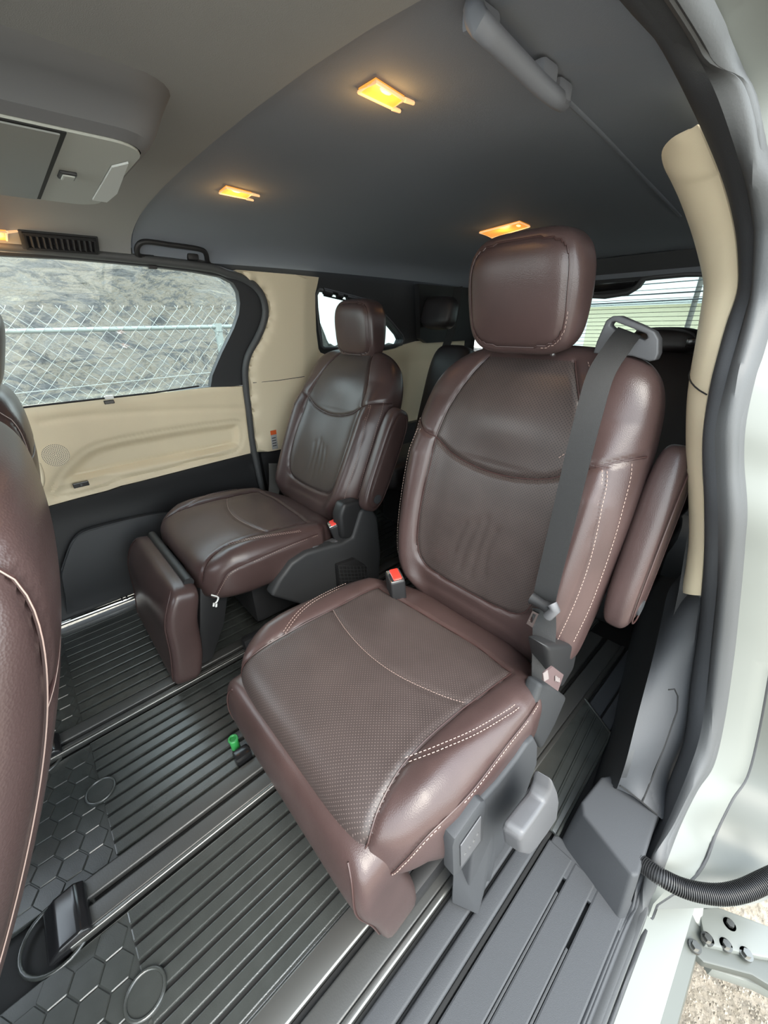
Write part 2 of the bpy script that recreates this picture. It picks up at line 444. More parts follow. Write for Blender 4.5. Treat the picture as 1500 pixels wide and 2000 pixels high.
# beige door trim with embossed armrest pocket
pan = [(-.34, .783), (.058, .780)]+yz([(200, 779), (300, 768), (411, 756)])+yz([(474, 754), (478, 800), (487, 884), (410, 903), (328, 924), (265, 940), (235, 947), (209, 956), (150, 971), (88, 988)])+[(-.34, .45)]
def ylo(pix): return np.array(yz(pix))
def bz(P, n=60): return smooth_path(np.array([(a, b, 0) for a, b in P]), n)[:, :2]
c0 = lambda a, b: (80+a*440/1500, 760+b*240/818)
po = bz(yz([c0(*q) for q in [(75, 700), (62, 680), (110, 590), (190, 490), (330, 385), (520, 330), (800, 280), (1050, 240), (1200, 222), (1290, 212), (1325, 235), (1335, 330), (1300, 400), (1220, 440), (1050, 470), (800, 540), (560, 590), (420, 640), (240, 690), (110, 710), (75, 700)]]), 160)
pi_ = bz(yz([c0(*q) for q in [(110, 690), (170, 600), (260, 500), (400, 410), (560, 365), (800, 310), (1050, 265), (1200, 245)]]), 80)
pl_ = bz(yz([c0(*q) for q in [(250, 570), (600, 500), (900, 440), (1150, 390), (1300, 355)]]), 60)
pl2 = bz(yz([c0(*q) for q in [(110, 690), (400, 610), (700, 550), (1000, 480), (1200, 440), (1300, 370)]]), 60)
pl3 = bz(yz([c0(*q) for q in [(0, 215), (150, 190), (400, 165), (800, 140), (1100, 130), (1340, 128)]]), 60)
def dl(p, L): return float(np.sqrt(((L-p)**2).sum(1)).min())
pok = [tuple(q) for q in po]
def door_surf(a, b):
    p = np.array([a, b]); x = wallx(b)+.012
    x -= .006*math.exp(-(dl(p, po)/.009)**2)+.004*math.exp(-(dl(p, pl_)/.009)**2)+.005*math.exp(-(dl(p, pl2)/.010)**2)
    x -= .004*math.exp(-(dl(p, pl3)/.011)**2)
    if inpoly((a, b), pok):
        e = min(1, dl(p, po)/.04); x -= .024*e*e*(3-2*e)
        lo_ = np.interp(a, pl_[:, 0], pl_[:, 1])
        if b < lo_: x += .020*min(1, (lo_-b)/.02)*e
    if b > .74: x -= .5*max(0, b-.755)**1.2
    return np.array([x, a, b])
V, F = sheet(pan, [], door_surf, (-.035, 0, 0), .0058)
o = link('door_trim_panel', V, F, 'beige', DOOR); auto(o, 28)
DTP = o
# bright belt moulding line under the glass and sunshade clip
mb = MB(); mb.add(*tube([onw(-.3, .783, .012), onw(.06, .7815, .012), PW(300, 767, .012), PW(388, 754, .012)], .0035, 6)); mb.build('belt_line_strip', 'blk', DOOR)
p = PW(213, 785, .016); mb = MB(); mb.add(*rbox(p, (.012, .030, .012), .002)); o = mb.build('sunshade_hook', 'blk_gloss', DOOR); tag(o, 'small black sunshade hook')
p = PW(213, 776, .014); mb = MB(); mb.add(*rbox(p, (.008, .026, .012), .002)); mb.build('hook_base', 'white', o)
p = PW(298, 522, .012); mb = MB(); mb.add(*rbox(p, (.014, .024, .010), .002)); mb.build('sunshade_catch', 'blk', DOOR)
# speaker grille: concentric rings of holes
sc = PW(109, 889, .014); mb = MB(); mb.add(*disc(sc+[-.002, 0, 0], .037, .004, 32, (1, 0, 0))); SPK = mb.build('speaker_grille', 'beige2', DOOR); auto(SPK, 30)
hb = MB()
for k in range(1, 8):
    R_ = k*.0050; nn = max(6, int(2*math.pi*R_/.0052))
    for q in range(nn):
        t = 2*math.pi*q/nn; hb.add(*disc(sc+[.0015, R_*math.cos(t), R_*math.sin(t)], .0013, .0012, 6, (1, 0, 0)))
tag(hb.build('grille_holes', 'blk', SPK), 'rows of small dark speaker holes', kind='stuff')
# window switch
p0, p1 = PW(142, 948, .026), PW(174, 944, .026)
mb = MB(); mb.add(*rbox((p0+p1)/2, (.012, abs(p1[1]-p0[1]), .016), .002)); SW = mb.build('window_switch', 'blk_gloss', DOOR)
mb = MB(); mb.add(*rbox((p0+p1)/2+[.006, 0, 0], (.006, .006, .007), .001)); mb.build('switch_toggle', 'grey_pl', SW)
# pull handle at the forward end
mb = MB(); q = [PW(75, 905, .03), PW(82, 925, .034), PW(83, 945, .034), PW(74, 960, .03)]
mb.add(*tube(smooth_path(q, 16), .006, 8)); mb.add(*tube(smooth_path([PW(66, 915, .022), PW(72, 930, .024), PW(73, 942, .024), PW(67, 955, .022)], 16), .004, 8)); auto(mb.build('pull_handle', 'beige2', DOOR), 60)
# lower black door panel and pocket
low = [(-.34, .46)]+[(a, b-.002) for a, b in yz([(88, 988), (150, 971), (209, 956), (235, 947), (265, 940), (328, 924), (410, 903), (487, 884)])]+[(.72, .30), (.72, .03), (-.34, .03)]
V, F = sheet(low, [], lambda a, b: onw(a, b, .008+.010*max(0, min(1, (b-.40)/.05))), (-.03, 0, 0), .03)
o = link('lower_trim_panel', V, F, 'blk', DOOR); auto(o, 35)
pk = bz(yz([(120, 1110), (128, 1085), (140, 1057), (160, 1038), (200, 1025), (261, 1010), (300, 1003), (335, 1000)], .03), 30)
pb_ = yz([(131, 1200), (127, 1160), (120, 1125)], .05)
pkp = [tuple(pb_[0]), tuple(pb_[1]), tuple(pb_[2])]+[tuple(q) for q in pk]+[(.60, .33), (.60, .045)]
V, F = sheet(pkp, [], lambda a, b: onw(a, b, .045+.02*math.sin(max(0, min(1, (b-.04)/.33))*math.pi)), (-.03, 0, 0), .022)
o = link('map_pocket', V, F, 'trim', DOOR); auto(o, 35)
mb = MB(); mb.add(*tube([(wallx(b)+.047, a, b) for a, b in pk], .0035, 8)); auto(mb.build('pocket_lip', 'trim', DOOR), 60)
mb = MB(); mb.add(*tube([(-1.63, -.36, .030), (-1.628, -.1, .027), (-1.625, .12, .024), (-1.622, .7, .02)], .009, 10)); o = mb.build('scuff_strip', 'chrome', DOOR); auto(o, 60); tag(o, 'bright metal strip at the door foot')
mb = MB(); 
for k in range(2): mb.add(*rbox((-1.605, .055+k*.016, .045), (.012, .006, .012), .002))
mb.build('pocket_clip', 'blk_gloss', DOOR)

# ---- far body wall, pillar and quarter panel
pil_l = seal_far[1:]
qwin = yz([(622, 566), (616, 576), (617, 600), (622, 640), (627, 676), (632, 680), (700, 680), (757, 676), (783, 672), (787, 663), (783, 654), (765, 632), (740, 605), (719, 588), (690, 580), (650, 571)])
WALL = structure(link('wall_left', *sheet([(.62, 1.19), (2.2, 1.17), (2.3, .44), (2.3, -.01), (.70, -.01), (.70, .47)]+[(p[0]+.028, p[1]) for p in pil_l[::-1] if p[1] > .5], [qwin], lambda a, b: onw(a, b, -.006), (-.05, 0, 0), .05), 'trim'), 'far body side behind the sliding door', 'wall')
auto(WALL, 35)
def pil(y, z):   # inward swell of the pillar with a rolled edge towards the door
    return .05
edge = [(p[0]+.006, p[1]) for p in pil_l[:15]]
beige_out = edge+[(.80, .468), (2.15, .43), (2.15, .88), (1.72, .885), (1.62, .872)]+[(1.57, .858), (1.50, .851), (1.30, .853), (1.12, .855)]
beige_out += [(1.085, .868), (1.072, .885), (1.055, .96), (1.046, 1.045), (1.042, 1.10), (1.052, 1.128), (1.06, 1.158), (.70, 1.165)]
ed = np.array(edge)
def pil_surf(a, b):
    e = dl(np.array([a, b]), ed); t = min(1, e/.045)
    return np.array([wallx(b)+.004+.036*math.sqrt(max(0, 1-(1-t)**2)) - .03*max(0, min(1, (a-.98)/.10)), a, b])
V, F = sheet(beige_out, [], pil_surf, (-.035, 0, 0), .0115)
o = link('pillar_trim', V, F, 'beige2', WALL); auto(o, 35); tag(o, 'beige trim of the far pillar')
mb = MB(); mb.add(*tube([pil_surf(.735, .775)+[.0006, 0, 0], pil_surf(.85, .772)+[.0006, 0, 0], pil_surf(.98, .775)+[.0006, 0, 0]], .0014, 5)); mb.build('trim_joint', 'blk', WALL)
# lower dark quarter trim, far side
V, F = sheet([(.735, .465), (2.15, .43), (2.15, .0), (.735, .0)], [], lambda a, b: onw(a, b, .02+.03*max(0, min(1, (a-.75)/.2))), (-.03, 0, 0), .06)
o = link('lower_quarter_trim', V, F, 'blk', WALL); auto(o, 35)
# window rubber and pane of the quarter window
qw = np.array([pil_surf(a, b)*[1, 1, 1]+[-.006, 0, 0] if False else onw(a, b, .006) for a, b in qwin])
mb = MB(); mb.add(*tube(qw, .007, 8, closed=True)); auto(mb.build('quarter_window_seal', 'seal', WALL), 60)
V, F = sheet(qwin, [], lambda a, b: onw(a, b, -.03), (-.004, 0, 0), .08); link('quarter_window_pane', V, F, 'glass_q', WALL)
# sunshade bar with slots of the quarter window
mb = MB(); a0, a1 = PW(632, 570, .012), PW(722, 592, .012)
for (t0, t1) in ((0, .16), (.27, .38), (.48, .78), (.88, 1)):
    mb.add(*tube([a0+(a1-a0)*t0, a0+(a1-a0)*t1], .011, 8))
mb.add(*tube([a0+[0, 0, .008], a1+[0, 0, .008]], .008, 8)); mb.add(*tube([a0+[0, 0, -.013], a1+[0, 0, -.013]], .0035, 6))
auto(mb.build('quarter_sunshade', 'blk', WALL), 60)
# warning label
lp = pil_surf(.80, .515); LB = thing('warning_label', lp, 'orange and white warning label stuck on the far beige pillar', 'label')
def lab(name, y0, y1, z0, z1, m, k):
    pts = [pil_surf(y, z)+[.0008+k, 0, 0] for y, z in ((y0, z0), (y1, z0), (y1, z1), (y0, z1))]
    return link(name, *prism3(pts, (.0006, 0, 0)), m, LB)
lab('label_sheet', .783, .812, .475, .563, 'label', 0); lab('label_header', .783, .812, .543, .563, 'orange', .0007)
for k in range(4): lab('label_line', .787, .806, .49+k*.012, .494+k*.012, 'trim_g', .0007)
# door rubber of the far opening
sf = [onw(a-.004, b, .022) for a, b in seal_far]
mb = MB(); mb.add(*tube(smooth_path([(-1.555, -.3, 1.2), (-1.555, .3, 1.185), (-1.553, .6, 1.17)]+sf+[onw(.745, .12, .03), onw(.72, .03, .03)], 120), .013, 10)); o = mb.build('door_seal', 'seal', None); auto(o, 60)
structure(o, 'black rubber seal around the far sliding door opening', 'seal')
# front of the far side (front door region, mostly out of frame)
V, F = sheet([(-1.0, .80), (-.34, .79), (-.34, -.01), (-1.2, -.01), (-1.2, .75)], [], lambda a, b: onw(a, b, 0), (-.05, 0, 0), .1)
o = link('front_side_trim', V, F, 'blk', WALL)
V, F = sheet([(-.44, 1.2), (-.33, 1.2), (-.33, .78), (-.44, .78)], [], lambda a, b: onw(a, b, .01), (-.05, 0, 0), .1); link('front_pillar_trim', V, F, 'trim', WALL)

# ---- rear end: hatch with window
YR = 2.2
def rear(x, z): return np.array([x, YR+.16-.22*(z-.75), z])
rw = [(-.42, .80), (-.40, 1.10), (-.45, 1.135), (-.58, 1.143), (-.70, 1.141), (-.745, 1.137), (-.765, 1.105), (-.80, 1.085), (-.90, 1.075), (-1.02, 1.085), (-1.30, 1.09), (-1.36, 1.06), (-1.34, .80)]
HATCH = structure(link('wall_back', *sheet([(-1.66, -.02), (.02, -.02), (-.02, .7), (-.16, 1.17), (-.3, 1.233), (-1.42, 1.233), (-1.56, 1.15), (-1.68, .6)], [rw], rear, (0, .05, 0), .08), 'trim'), 'rear hatch with its wide window', 'wall')
auto(HATCH, 35)
V, F = sheet(rw, [], lambda a, b: rear(a, b)+[0, .02, 0], (0, .004, 0), .12); link('hatch_window_pane', V, F, 'glass_r', HATCH)
mb = MB(); mb.add(*tube([rear(a, b)+[0, -.004, 0] for a, b in rw], .012, 8, closed=True)); auto(mb.build('hatch_window_surround', 'grey_pl', HATCH), 60)
mb = MB(); V, F = strip([[rear(-1.45, 1.166)+[0, -.016, 0], rear(-.30, 1.166)+[0, -.016, 0]], [rear(-1.45, 1.146)+[0, -.012, 0], rear(-.30, 1.146)+[0, -.012, 0]]], 8, (0, .01, 0), False); link('hatch_header', V, F, 'handle', HATCH)
hl = MB()
for z in np.arange(.83, 1.10, .0185): hl.add(*tube([rear(-1.33, z)+[0, .018, 0], rear(-.42, z+.004)+[0, .018, 0]], .0011, 4))
hl.build('heater_wires', 'wirelt', HATCH)
for xv in (-.62, -.86, -1.1): pass
mb = MB(); mb.add(*bev(prism3([rear(x, z)+[0, -.012, 0] for x, z in ((-.765, 1.13), (-.785, 1.108), (-.82, 1.10), (-1.0, 1.095), (-1.0, 1.13))], (0, -.012, 0)), .003)); auto(mb.build('stop_lamp_cover', 'blk_gloss', HATCH), 40)

# ---- far D pillar and header trims seen between the seats
mb = MB(); V, F = sheet([(1.62, 1.15), (2.25, 1.14), (2.25, .87), (1.76, .875), (1.70, .90)], [], lambda a, b: onw(a, b, .05), (-.03, 0, 0), .08); o = link('rear_pillar_trim', V, F, 'blk', WALL); auto(o, 35)
# ================================================================== NEAR SIDE
inner = [PX(1209, 0, -.215), PX(1287, 90, -.212), PY(1364, 240, .69), PY(1410, 350, .755), PY(1432, 430, .785), PY(1441, 500, .80), PY(1441, 565, .80), PY(1421, 625, .775), PY(1405, 680, .75), PY(1386, 757, .725), PY(1374, 845, .71),
         PY(1372, 910, .72), PY(1375, 975, .73), PY(1375, 1080, .77), PY(1369, 1166, .82), PY(1363, 1235, .84), PY(1349, 1334, .84), PY(1336, 1442, .815), PY(1304, 1532, .765), PY(1282, 1617, .71), PY(1255, 1680, .64), PZ(1232, 1766, .0), PZ(1201, 1820, .0), PZ(1129, 2000, .0)]
mid = [PX(1300, 0, -.185), PX(1360, 107, -.185), PY(1405, 200, .62), PY(1450, 337, .70), PY(1464, 400, .735), PY(1472, 450, .755), PY(1470, 550, .765), PY(1450, 630, .745), PY(1430, 700, .72), PY(1415, 757, .70), PY(1397, 837, .69),
       PY(1398, 915, .70), PY(1402, 1000, .71), PY(1402, 1080, .745), PY(1400, 1150, .78), PY(1390, 1250, .81), PY(1380, 1350, .815), PY(1367, 1437, .79), PY(1345, 1505, .75), PY(1310, 1590, .69), PY(1275, 1665, .62), PZ(1246, 1750, .0), PZ(1216, 1830, .0), PZ(1148, 2000, .0)]
outer = [PX(1380, 0, -.165), PX(1412, 72, -.165), PX(1460, 185, -.158), PY(1500, 325, .70), PY(1520, 400, .73), PY(1525, 470, .745), PY(1510, 570, .745), PY(1495, 640, .735), PY(1480, 695, .72), PY(1465, 740, .705), PY(1447, 825, .70),
         PY(1443, 900, .71), PY(1450, 1000, .72), PY(1445, 1087, .75), PY(1436, 1190, .785), PY(1426, 1287, .81), PY(1408, 1412, .81), PY(1387, 1500, .78), PY(1355, 1550, .735), PY(1322, 1617, .68), PY(1290, 1700, .60), PZ(1262, 1780, -.01), PZ(1240, 1830, -.01), PZ(1174, 2000, -.01)]
inner, mid, outer = [np.array(a) for a in (inner, mid, outer)]
ext = lambda c, dy: np.vstack([c[:1]+[[0, -.75, 0]], c[:1]+[[0, -.3, 0]], c, c[-1:]+[[0, -.3, 0]], c[-1:]+[[0, -.7, 0]]])
inner_e, mid_e, outer_e = ext(inner, 0), ext(mid, 0), ext(outer, 0)
n = 150
A, B, Cc = [smooth_path(q, n, False) for q in (inner_e, mid_e, outer_e)]
# match rows by nearest fraction: all three curves were sampled at matching places
def bulge(P, Q, k, h):
    N_ = []
    for i in range(len(P)):
        t = P[min(i+1, len(P)-1)]-P[max(i-1, 0)]; nn = np.cross(t, Q[i]-P[i]); nn /= (np.linalg.norm(nn)+1e-9)
        if N_ and np.dot(nn, N_[-1]) < 0: nn = -nn
        N_.append(nn)
    N_ = np.array(N_); m_ = int(np.argmin(np.abs(P[:, 2]-.8)))
    if np.dot(N_[m_], CAM-P[m_]) < 0: N_ = -N_
    for _ in range(3): N_[1:-1] = (N_[:-2]+N_[1:-1]*2+N_[2:])/4
    return P+(Q-P)*k+N_*h*math.sin(math.pi*k)
cur = [A]+[bulge(A, B, k, .006) for k in (.2, .4, .6, .8)]+[B]+[bulge(B, Cc, k, .012) for k in (.12, .3, .5, .7, .88)]+[Cc]
def weave(cs):
    k, n = len(cs), len(cs[0]); V = np.vstack(cs)
    return V, [[i*n+j, i*n+j+1, (i+1)*n+j+1, (i+1)*n+j] for i in range(k-1) for j in range(n-1)]
SEALN = thing('door_seal', (0, .5, 0), 'black rubber seal framing the open near door', 'seal', kind='structure')
V, F = weave(cur[:6]); V, F = solid(V, F, (.004, .012, 0)); auto(link('seal_flange', V, F, 'trim_g', SEALN), 50)
V, F = weave(cur[5:]); V, F = solid(V, F, (.004, .012, 0)); auto(link('seal_bulb', V, F, 'seal', SEALN), 50)

# ---- near body side (painted aperture outside the seal, quarter trim behind the pillar)
NW = thing('wall_right', (.06, .9, -.1), 'near body side around the open sliding door', 'wall', kind='structure')
# jamb: surface leaving the seal outward and rearward, with a second step
J1 = Cc+np.array([-.006, .008, -.004]);
up_w = lambda p: min(1, max(0, (p[2]-.95)/.2))
sl_w = lambda p: 1-min(1, max(0, (p[2]-.02)/.08))
J2 = np.array([p+np.array([.055, .06, -.03])*(1-up_w(p)-sl_w(p))+np.array([.010, .0, -.006])*sl_w(p)+np.array([.05, .01, .035])*up_w(p) for p in Cc]); J3 = np.array([p+np.array([.16, .12, -.05])*(1-up_w(p)-sl_w(p))+np.array([.014, .0, -.012])*sl_w(p)+np.array([.14, .03, .06])*up_w(p) for p in Cc])
rng = [i for i in range(n) if True]
lowi = [i for i in range(n) if Cc[i][2] < 1.07]; hii = [i for i in range(n) if Cc[i][2] >= 1.06]
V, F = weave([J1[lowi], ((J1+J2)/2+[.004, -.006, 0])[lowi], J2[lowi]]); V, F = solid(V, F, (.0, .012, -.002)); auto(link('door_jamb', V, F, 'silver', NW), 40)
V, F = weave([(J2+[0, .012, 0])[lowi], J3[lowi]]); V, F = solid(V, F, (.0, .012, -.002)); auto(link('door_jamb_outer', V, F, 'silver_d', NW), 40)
H0 = Cc[hii]; V, F = weave([H0+[-.004, .006, .004], H0+[.016, .012, .016], H0+[.034, .02, .018]]); V, F = solid(V, F, (0, .004, .012)); auto(link('roof_side', V, F, 'silver', NW), 40)
mb = MB(); mb.add(*tube((J2+[.0, .004, 0])[lowi], .004, 6)); auto(mb.build('jamb_seam', 'trim', NW), 60)
# ---- near beige pillar trim
Rg = np.vstack([inner[2:3], inner[2:3]*.75+inner[3:4]*.25, inner[2:3]*.5+inner[3:4]*.5, inner[2:3]*.2+inner[3:4]*.8, inner[3:15]])+np.array([-.002, .004, 0])
Lg = [PY(1345, 252, .70), PY(1312, 270, .715), PY(1293, 295, .75), PY(1296, 325, .775), PY(1314, 362, .81), PY(1340, 420, .86), PY(1360, 480, .89), PY(1374, 540, .90), PY(1374, 590, .90), PY(1368, 650, .885), PY(1361, 705, .87), PY(1355, 760, .86), PY(1353, 860, .86), PY(1357, 950, .87), PY(1356, 1060, .88), PY(1333, 1150, .90)]
Lg = np.array(Lg)
Rs, Ls = smooth_path(Rg, 60, False), smooth_path(Lg, 60, False)
cs = []
for k in np.linspace(0, 1, 9):
    row = []
    for i in range(60):
        t = Rs[min(i+1, 59)]-Rs[max(i-1, 0)]; w = Ls[i]-Rs[i]; nn = np.cross(t, w); nn /= np.linalg.norm(nn)
        if np.dot(nn, np.array([-.4, 0, 1])-Rs[i]) < 0: nn = -nn
        row.append(Rs[i]+w*k+nn*min(.014, .13*np.linalg.norm(w))*math.sin(math.pi*k)**.8)
    cs.append(np.array(row))
cs.append(Ls+[.01, .06, 0]); cs.append(Ls+[.05, .10, 0])
V, F = weave(cs); V, F = solid(V, F, (.008, .012, 0))
PILN = structure(link('trim_1', V, F, 'beige2'), 'curved beige pillar trim at the near door opening', 'pillar trim'); auto(PILN, 40)
i0 = int(np.argmin([abs(p[2]-.90) for p in Rs])); mb = MB(); mb.add(*tube([c[i0]+np.array([-.0006, -.0012, 0]) for c in cs[:9]], .0011, 5)); mb.build('trim_joint', 'blk', PILN)
# quarter wall inside, behind the pillar
V, F = sheet([(.86, 0), (2.25, 0), (2.25, 1.15), (.90, 1.19), (.90, .9), (.86, .5)], [], lambda a, b: np.array([float(np.interp(b, [0, .5, .9, 1.2], [-.03, -.085, -.15, -.23])), a, b]), (.06, 0, 0), .1)
link('inner_quarter_trim', V, F, 'blk', NW)

# ---- lower charcoal side trim: sloped panel, inboard face and step
crease = [PZ(1205, 1540, .105), PY(1222, 1490, .68), PY(1241, 1415, .74), PY(1258, 1350, .79), PY(1273, 1293, .83), PY(1290, 1220, .885), PY(1304, 1158, .93), PY(1322, 1130, .96)]
outr = [PZ(1292, 1600, .095)]+[p+np.array([-.004, .003, 0]) for p in inner[[19, 18, 17, 16, 15, 14]]][1:]+[Lg[-1]+[.01, .03, .01], Lg[-1]+[0, .06, .02]]
SIDE = thing('side_trim', (-.02, .75, 0), 'charcoal plastic side trim with service panel beside the near seat', 'side trim')
c1, c2 = smooth_path(np.array(crease), 40), smooth_path(np.array(outr), 40)
V, F = weave([c1+(c2-c1)*k+np.array([0, 0, 1])*.010*math.sin(math.pi*k) for k in np.linspace(0, 1, 8)]); V, F = solid(V, F, (.006, .01, -.004))
o = link('sloped_panel', V, F, 'trim_g', SIDE); auto(o, 45)
fl_line = [PZ(1150, 1562, .002), PZ(1165, 1510, .002), PZ(1192, 1433, .002), PZ(1205, 1370, .002), PZ(1222, 1290, .002), PZ(1240, 1215, .002), PZ(1256, 1160, .002), PZ(1270, 1120, .002)]
c3 = smooth_path(np.array(fl_line), 40)
V, F = weave([c3, c3+(c1-c3)*.5+[-.006, 0, 0], c1]); V, F = solid(V, F, (.008, .008, -.004)); auto(link('inboard_panel', V, F, 'trim', SIDE), 45)
# service lid outline on the sloped panel
def onp(u, v):   # point on sloped panel by nearest pixel among its samples
    best = None
    for k in np.linspace(.05, .95, 40):
        row = c1+(c2-c1)*k+np.array([0, 0, 1])*.010*math.sin(math.pi*k)
        q = (row-CAM); w = np.stack([750+FPX*(q@_R)/(q@_f), 1000+FPX*(q@_D)/(q@_f)], 1); d = ((w-[u, v])**2).sum(1); i = int(d.argmin())
        if best is None or d[i] < best[0]: best = (d[i], row[i])
    return best[1]+np.array([-.0006, -.001, .001])
mb = MB(); mb.add(*tube([onp(*q) for q in [(1212, 1532), (1255, 1568), (1285, 1590)]], .0016, 6)); mb.add(*tube([onp(*q) for q in [(1255, 1568), (1275, 1520), (1298, 1465), (1315, 1410), (1323, 1385), (1325, 1365), (1318, 1353), (1305, 1346)]], .0014, 6)); mb.build('panel_joint', 'rub_dk', SIDE)
# step
st = [(-.092, .556), (-.078, .548), (.038, .512), (.046, .525), (.034, .70), (.02, .74), (-.06, .70), (-.085, .66)]
top = [(-.086, .60), (-.072, .578), (.028, .545), (.036, .555), (.028, .705), (.015, .75), (-.05, .72), (-.078, .68)]
V = [(a, b, 0) for a, b in st]+[(a, b, .10) for a, b in top]; k = len(st)
F = [list(range(k))[::-1], list(range(k, 2*k))]+[[i, (i+1) % k, k+(i+1) % k, k+i] for i in range(k)]
mb = MB(); mb.add(*bev((V, F), .010, 4)); auto(mb.build('step_block', 'trim_g', SIDE), 50)

# ---- entry sill plate (flat charcoal plate with raised lines) and silver sill outside
SILL = thing('sill_plate', (-.03, .2, 0), 'charcoal entry sill plate with long grooves beside the near rail', 'sill plate')
for x0, x1 in ((-.108, -.059), (-.054, -.012), (-.007, .042)):
    mb = MB(); mb.add(*rbox(((x0+x1)/2, -.1, .004), (x1-x0, 1.28, .010), .003)); mb.build('sill_panel', 'trim_g', SILL)
for xg, ye in ((-.0565, .47), (-.0095, .41)):
    mb = MB(); mb.add(*rbox((xg, ye-.5, .0045), (.004, 1.0, .008), .001)); mb.build('sill_groove', 'trim', SILL)
mb = MB(); mb.add(*rbox((-.03, .53, .003), (.15, .06, .010), .003)); mb.build('sill_end', 'trim_g', SILL)
BS = thing('body_sill', (.13, .1, -.3), 'silver painted body sill below the open door', 'body sill')
V, F = strip([[(.072, -1.0, -.015), (.072, .70, -.015)], [(.110, -1.0, -.022), (.110, .72, -.022)], [(.132, -1.0, -.03), (.130, .74, -.03)]], 12, (0, 0, -.02), False); auto(link('sill_top', V, F, 'silver', BS), 40)
V, F = strip([[(.134, -1.0, -.045), (.132, .76, -.045)], [(.155, -1.0, -.055), (.152, .78, -.055)], [(.160, -1.0, -.075), (.157, .78, -.075)], [(.165, -1.0, -.24), (.162, .78, -.24)]], 12, (-.02, 0, -.02), False); auto(link('sill_step', V, F, 'silver_d', BS), 40)

# ---- lower roller arm bracket of the sliding door
HG = thing('hinge_bracket', (.2, .66, -.1), 'pressed silver hinge bracket with bolts below the black conduit', 'bracket')
hz = -.055
arm = [PZ(u, v, hz) for u, v in [(1315, 1795), (1335, 1765), (1360, 1790), (1500, 1850), (1560, 1880), (1560, 1960), (1470, 1905), (1375, 1880), (1345, 1850), (1308, 1835)]]
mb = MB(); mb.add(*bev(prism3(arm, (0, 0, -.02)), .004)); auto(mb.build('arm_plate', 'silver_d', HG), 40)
arm2 = [PZ(u, v, hz+.012) for u, v in [(1365, 1775), (1400, 1770), (1560, 1830), (1560, 1880), (1490, 1870), (1378, 1845)]]
mb = MB(); mb.add(*bev(prism3(arm2, (0, 0, -.014)), .004)); auto(mb.build('arm_flange', 'silver', HG), 40)
arm3 = [PZ(u, v, hz-.03) for u, v in [(1375, 1860), (1500, 1885), (1560, 1910), (1560, 1965), (1480, 1925), (1390, 1895)]]
mb = MB(); mb.add(*bev(prism3(arm3, (0, 0, -.03)), .008)); auto(mb.build('arm_rail', 'silver', HG), 40)
for u, v in [(1327, 1805), (1382, 1833), (1425, 1805), (1418, 1845), (1458, 1863), (1358, 1848)]:
    p = PZ(u, v, hz+.012); mb = MB(); mb.add(*disc(p-[0, 0, .006], .010, .006, 18)); mb.add(*disc(p, .0065, .006, 6)); auto(mb.build('bolt', 'steel', HG), 30)
p = PZ(1385, 1660, -.01); mb = MB(); mb.add(*tube([PZ(1372, 1652, .0), PZ(1392, 1664, .0)], .008, 12)); auto(mb.build('bump_stop', 'blk', HG), 40)
post = [PZ(1345, 1745, -.03), PZ(1378, 1755, -.03), PZ(1370, 1810, -.05), PZ(1340, 1795, -.05)]
mb = MB(); mb.add(*bev(prism3(post, (0, 0, -.02)), .003)); auto(mb.build('arm_link', 'silver', HG), 40)
# ---- corrugated conduit
hp = smooth_path([PZ(1248, 1682, .085), PZ(1290, 1712, .095), PZ(1340, 1736, .095), PZ(1400, 1747, .10), PZ(1450, 1740, .11), PZ(1500, 1718, .12), PZ(1560, 1690, .12)], 90)
mb = MB(); rr = np.where(np.arange(540) % 6 < 3, .0150, .0122); mb.add(*tube(resample(hp, 540), rr, 14)); HOSE = mb.build('wiring_conduit', 'hose', None); auto(HOSE, 60)
tag(HOSE, 'black corrugated wiring conduit leaving the sill trim', 'conduit')
# ---- hooks and bolts on the jamb, upper slide arm, latch
def jamb_at(u, v, y): return PY(u, v, y)
ST = thing('door_striker', PY(1465, 1130, .84), 'dark striker hook bolted on the silver jamb', 'striker')
mb = MB(); mb.add(*tube([PY(1480, 1128, .80), PY(1466, 1132, .82)], .009, 6)); auto(mb.build('striker_head', 'blk', ST), 30)
mb = MB(); mb.add(*rbox(PY(1460, 1112, .82), (.006, .02, .03), .002)); mb.build('striker_plate', 'steel', ST)
mb = MB(); mb.add(*tube([PY(1466, 1140, .815), PY(1456, 1160, .815)], .004, 8)); auto(mb.build('striker_pin', 'blk', ST), 60)
JB = thing('jamb_bolt', PY(1468, 1025, .80), 'small round bolt on the silver jamb above the striker', 'bolt')
mb = MB(); mb.add(*disc(PY(1468, 1025, .80), .009, .006, 18, (.3, -1, 0))); auto(mb.build('bolt_flange', 'silver_d', JB), 30)
mb = MB(); mb.add(*disc(PY(1468, 1025, .795), .005, .006, 6, (.3, -1, 0))); mb.build('bolt_head', 'steel', JB)
UA = thing('slide_arm', PY(1470, 75, .72), 'white painted upper slide arm reaching out over the open door', 'slide arm')
a, b = PY(1400, 96, .70), PY(1580, 10, .80); mb = MB(); mb.add(*tube([a, (a+b)/2, b], .018, 12)); auto(mb.build('arm_tube', 'silver', UA), 60)
mb = MB(); mb.add(*disc((a*.4+b*.6)+[-.014, -.012, 0], .005, .006, 12, (-.5, -1, 0))); mb.build('arm_rivet', 'steel', UA)
mb = MB(); mb.add(*tube([PY(1428, 108, .72), PY(1442, 128, .72)], .010, 10)); auto(mb.build('arm_roller', 'blk', UA), 60)
LT = thing('door_latch', PY(1480, 735, .86), 'black latch assembly at the edge of the open sliding door', 'latch')
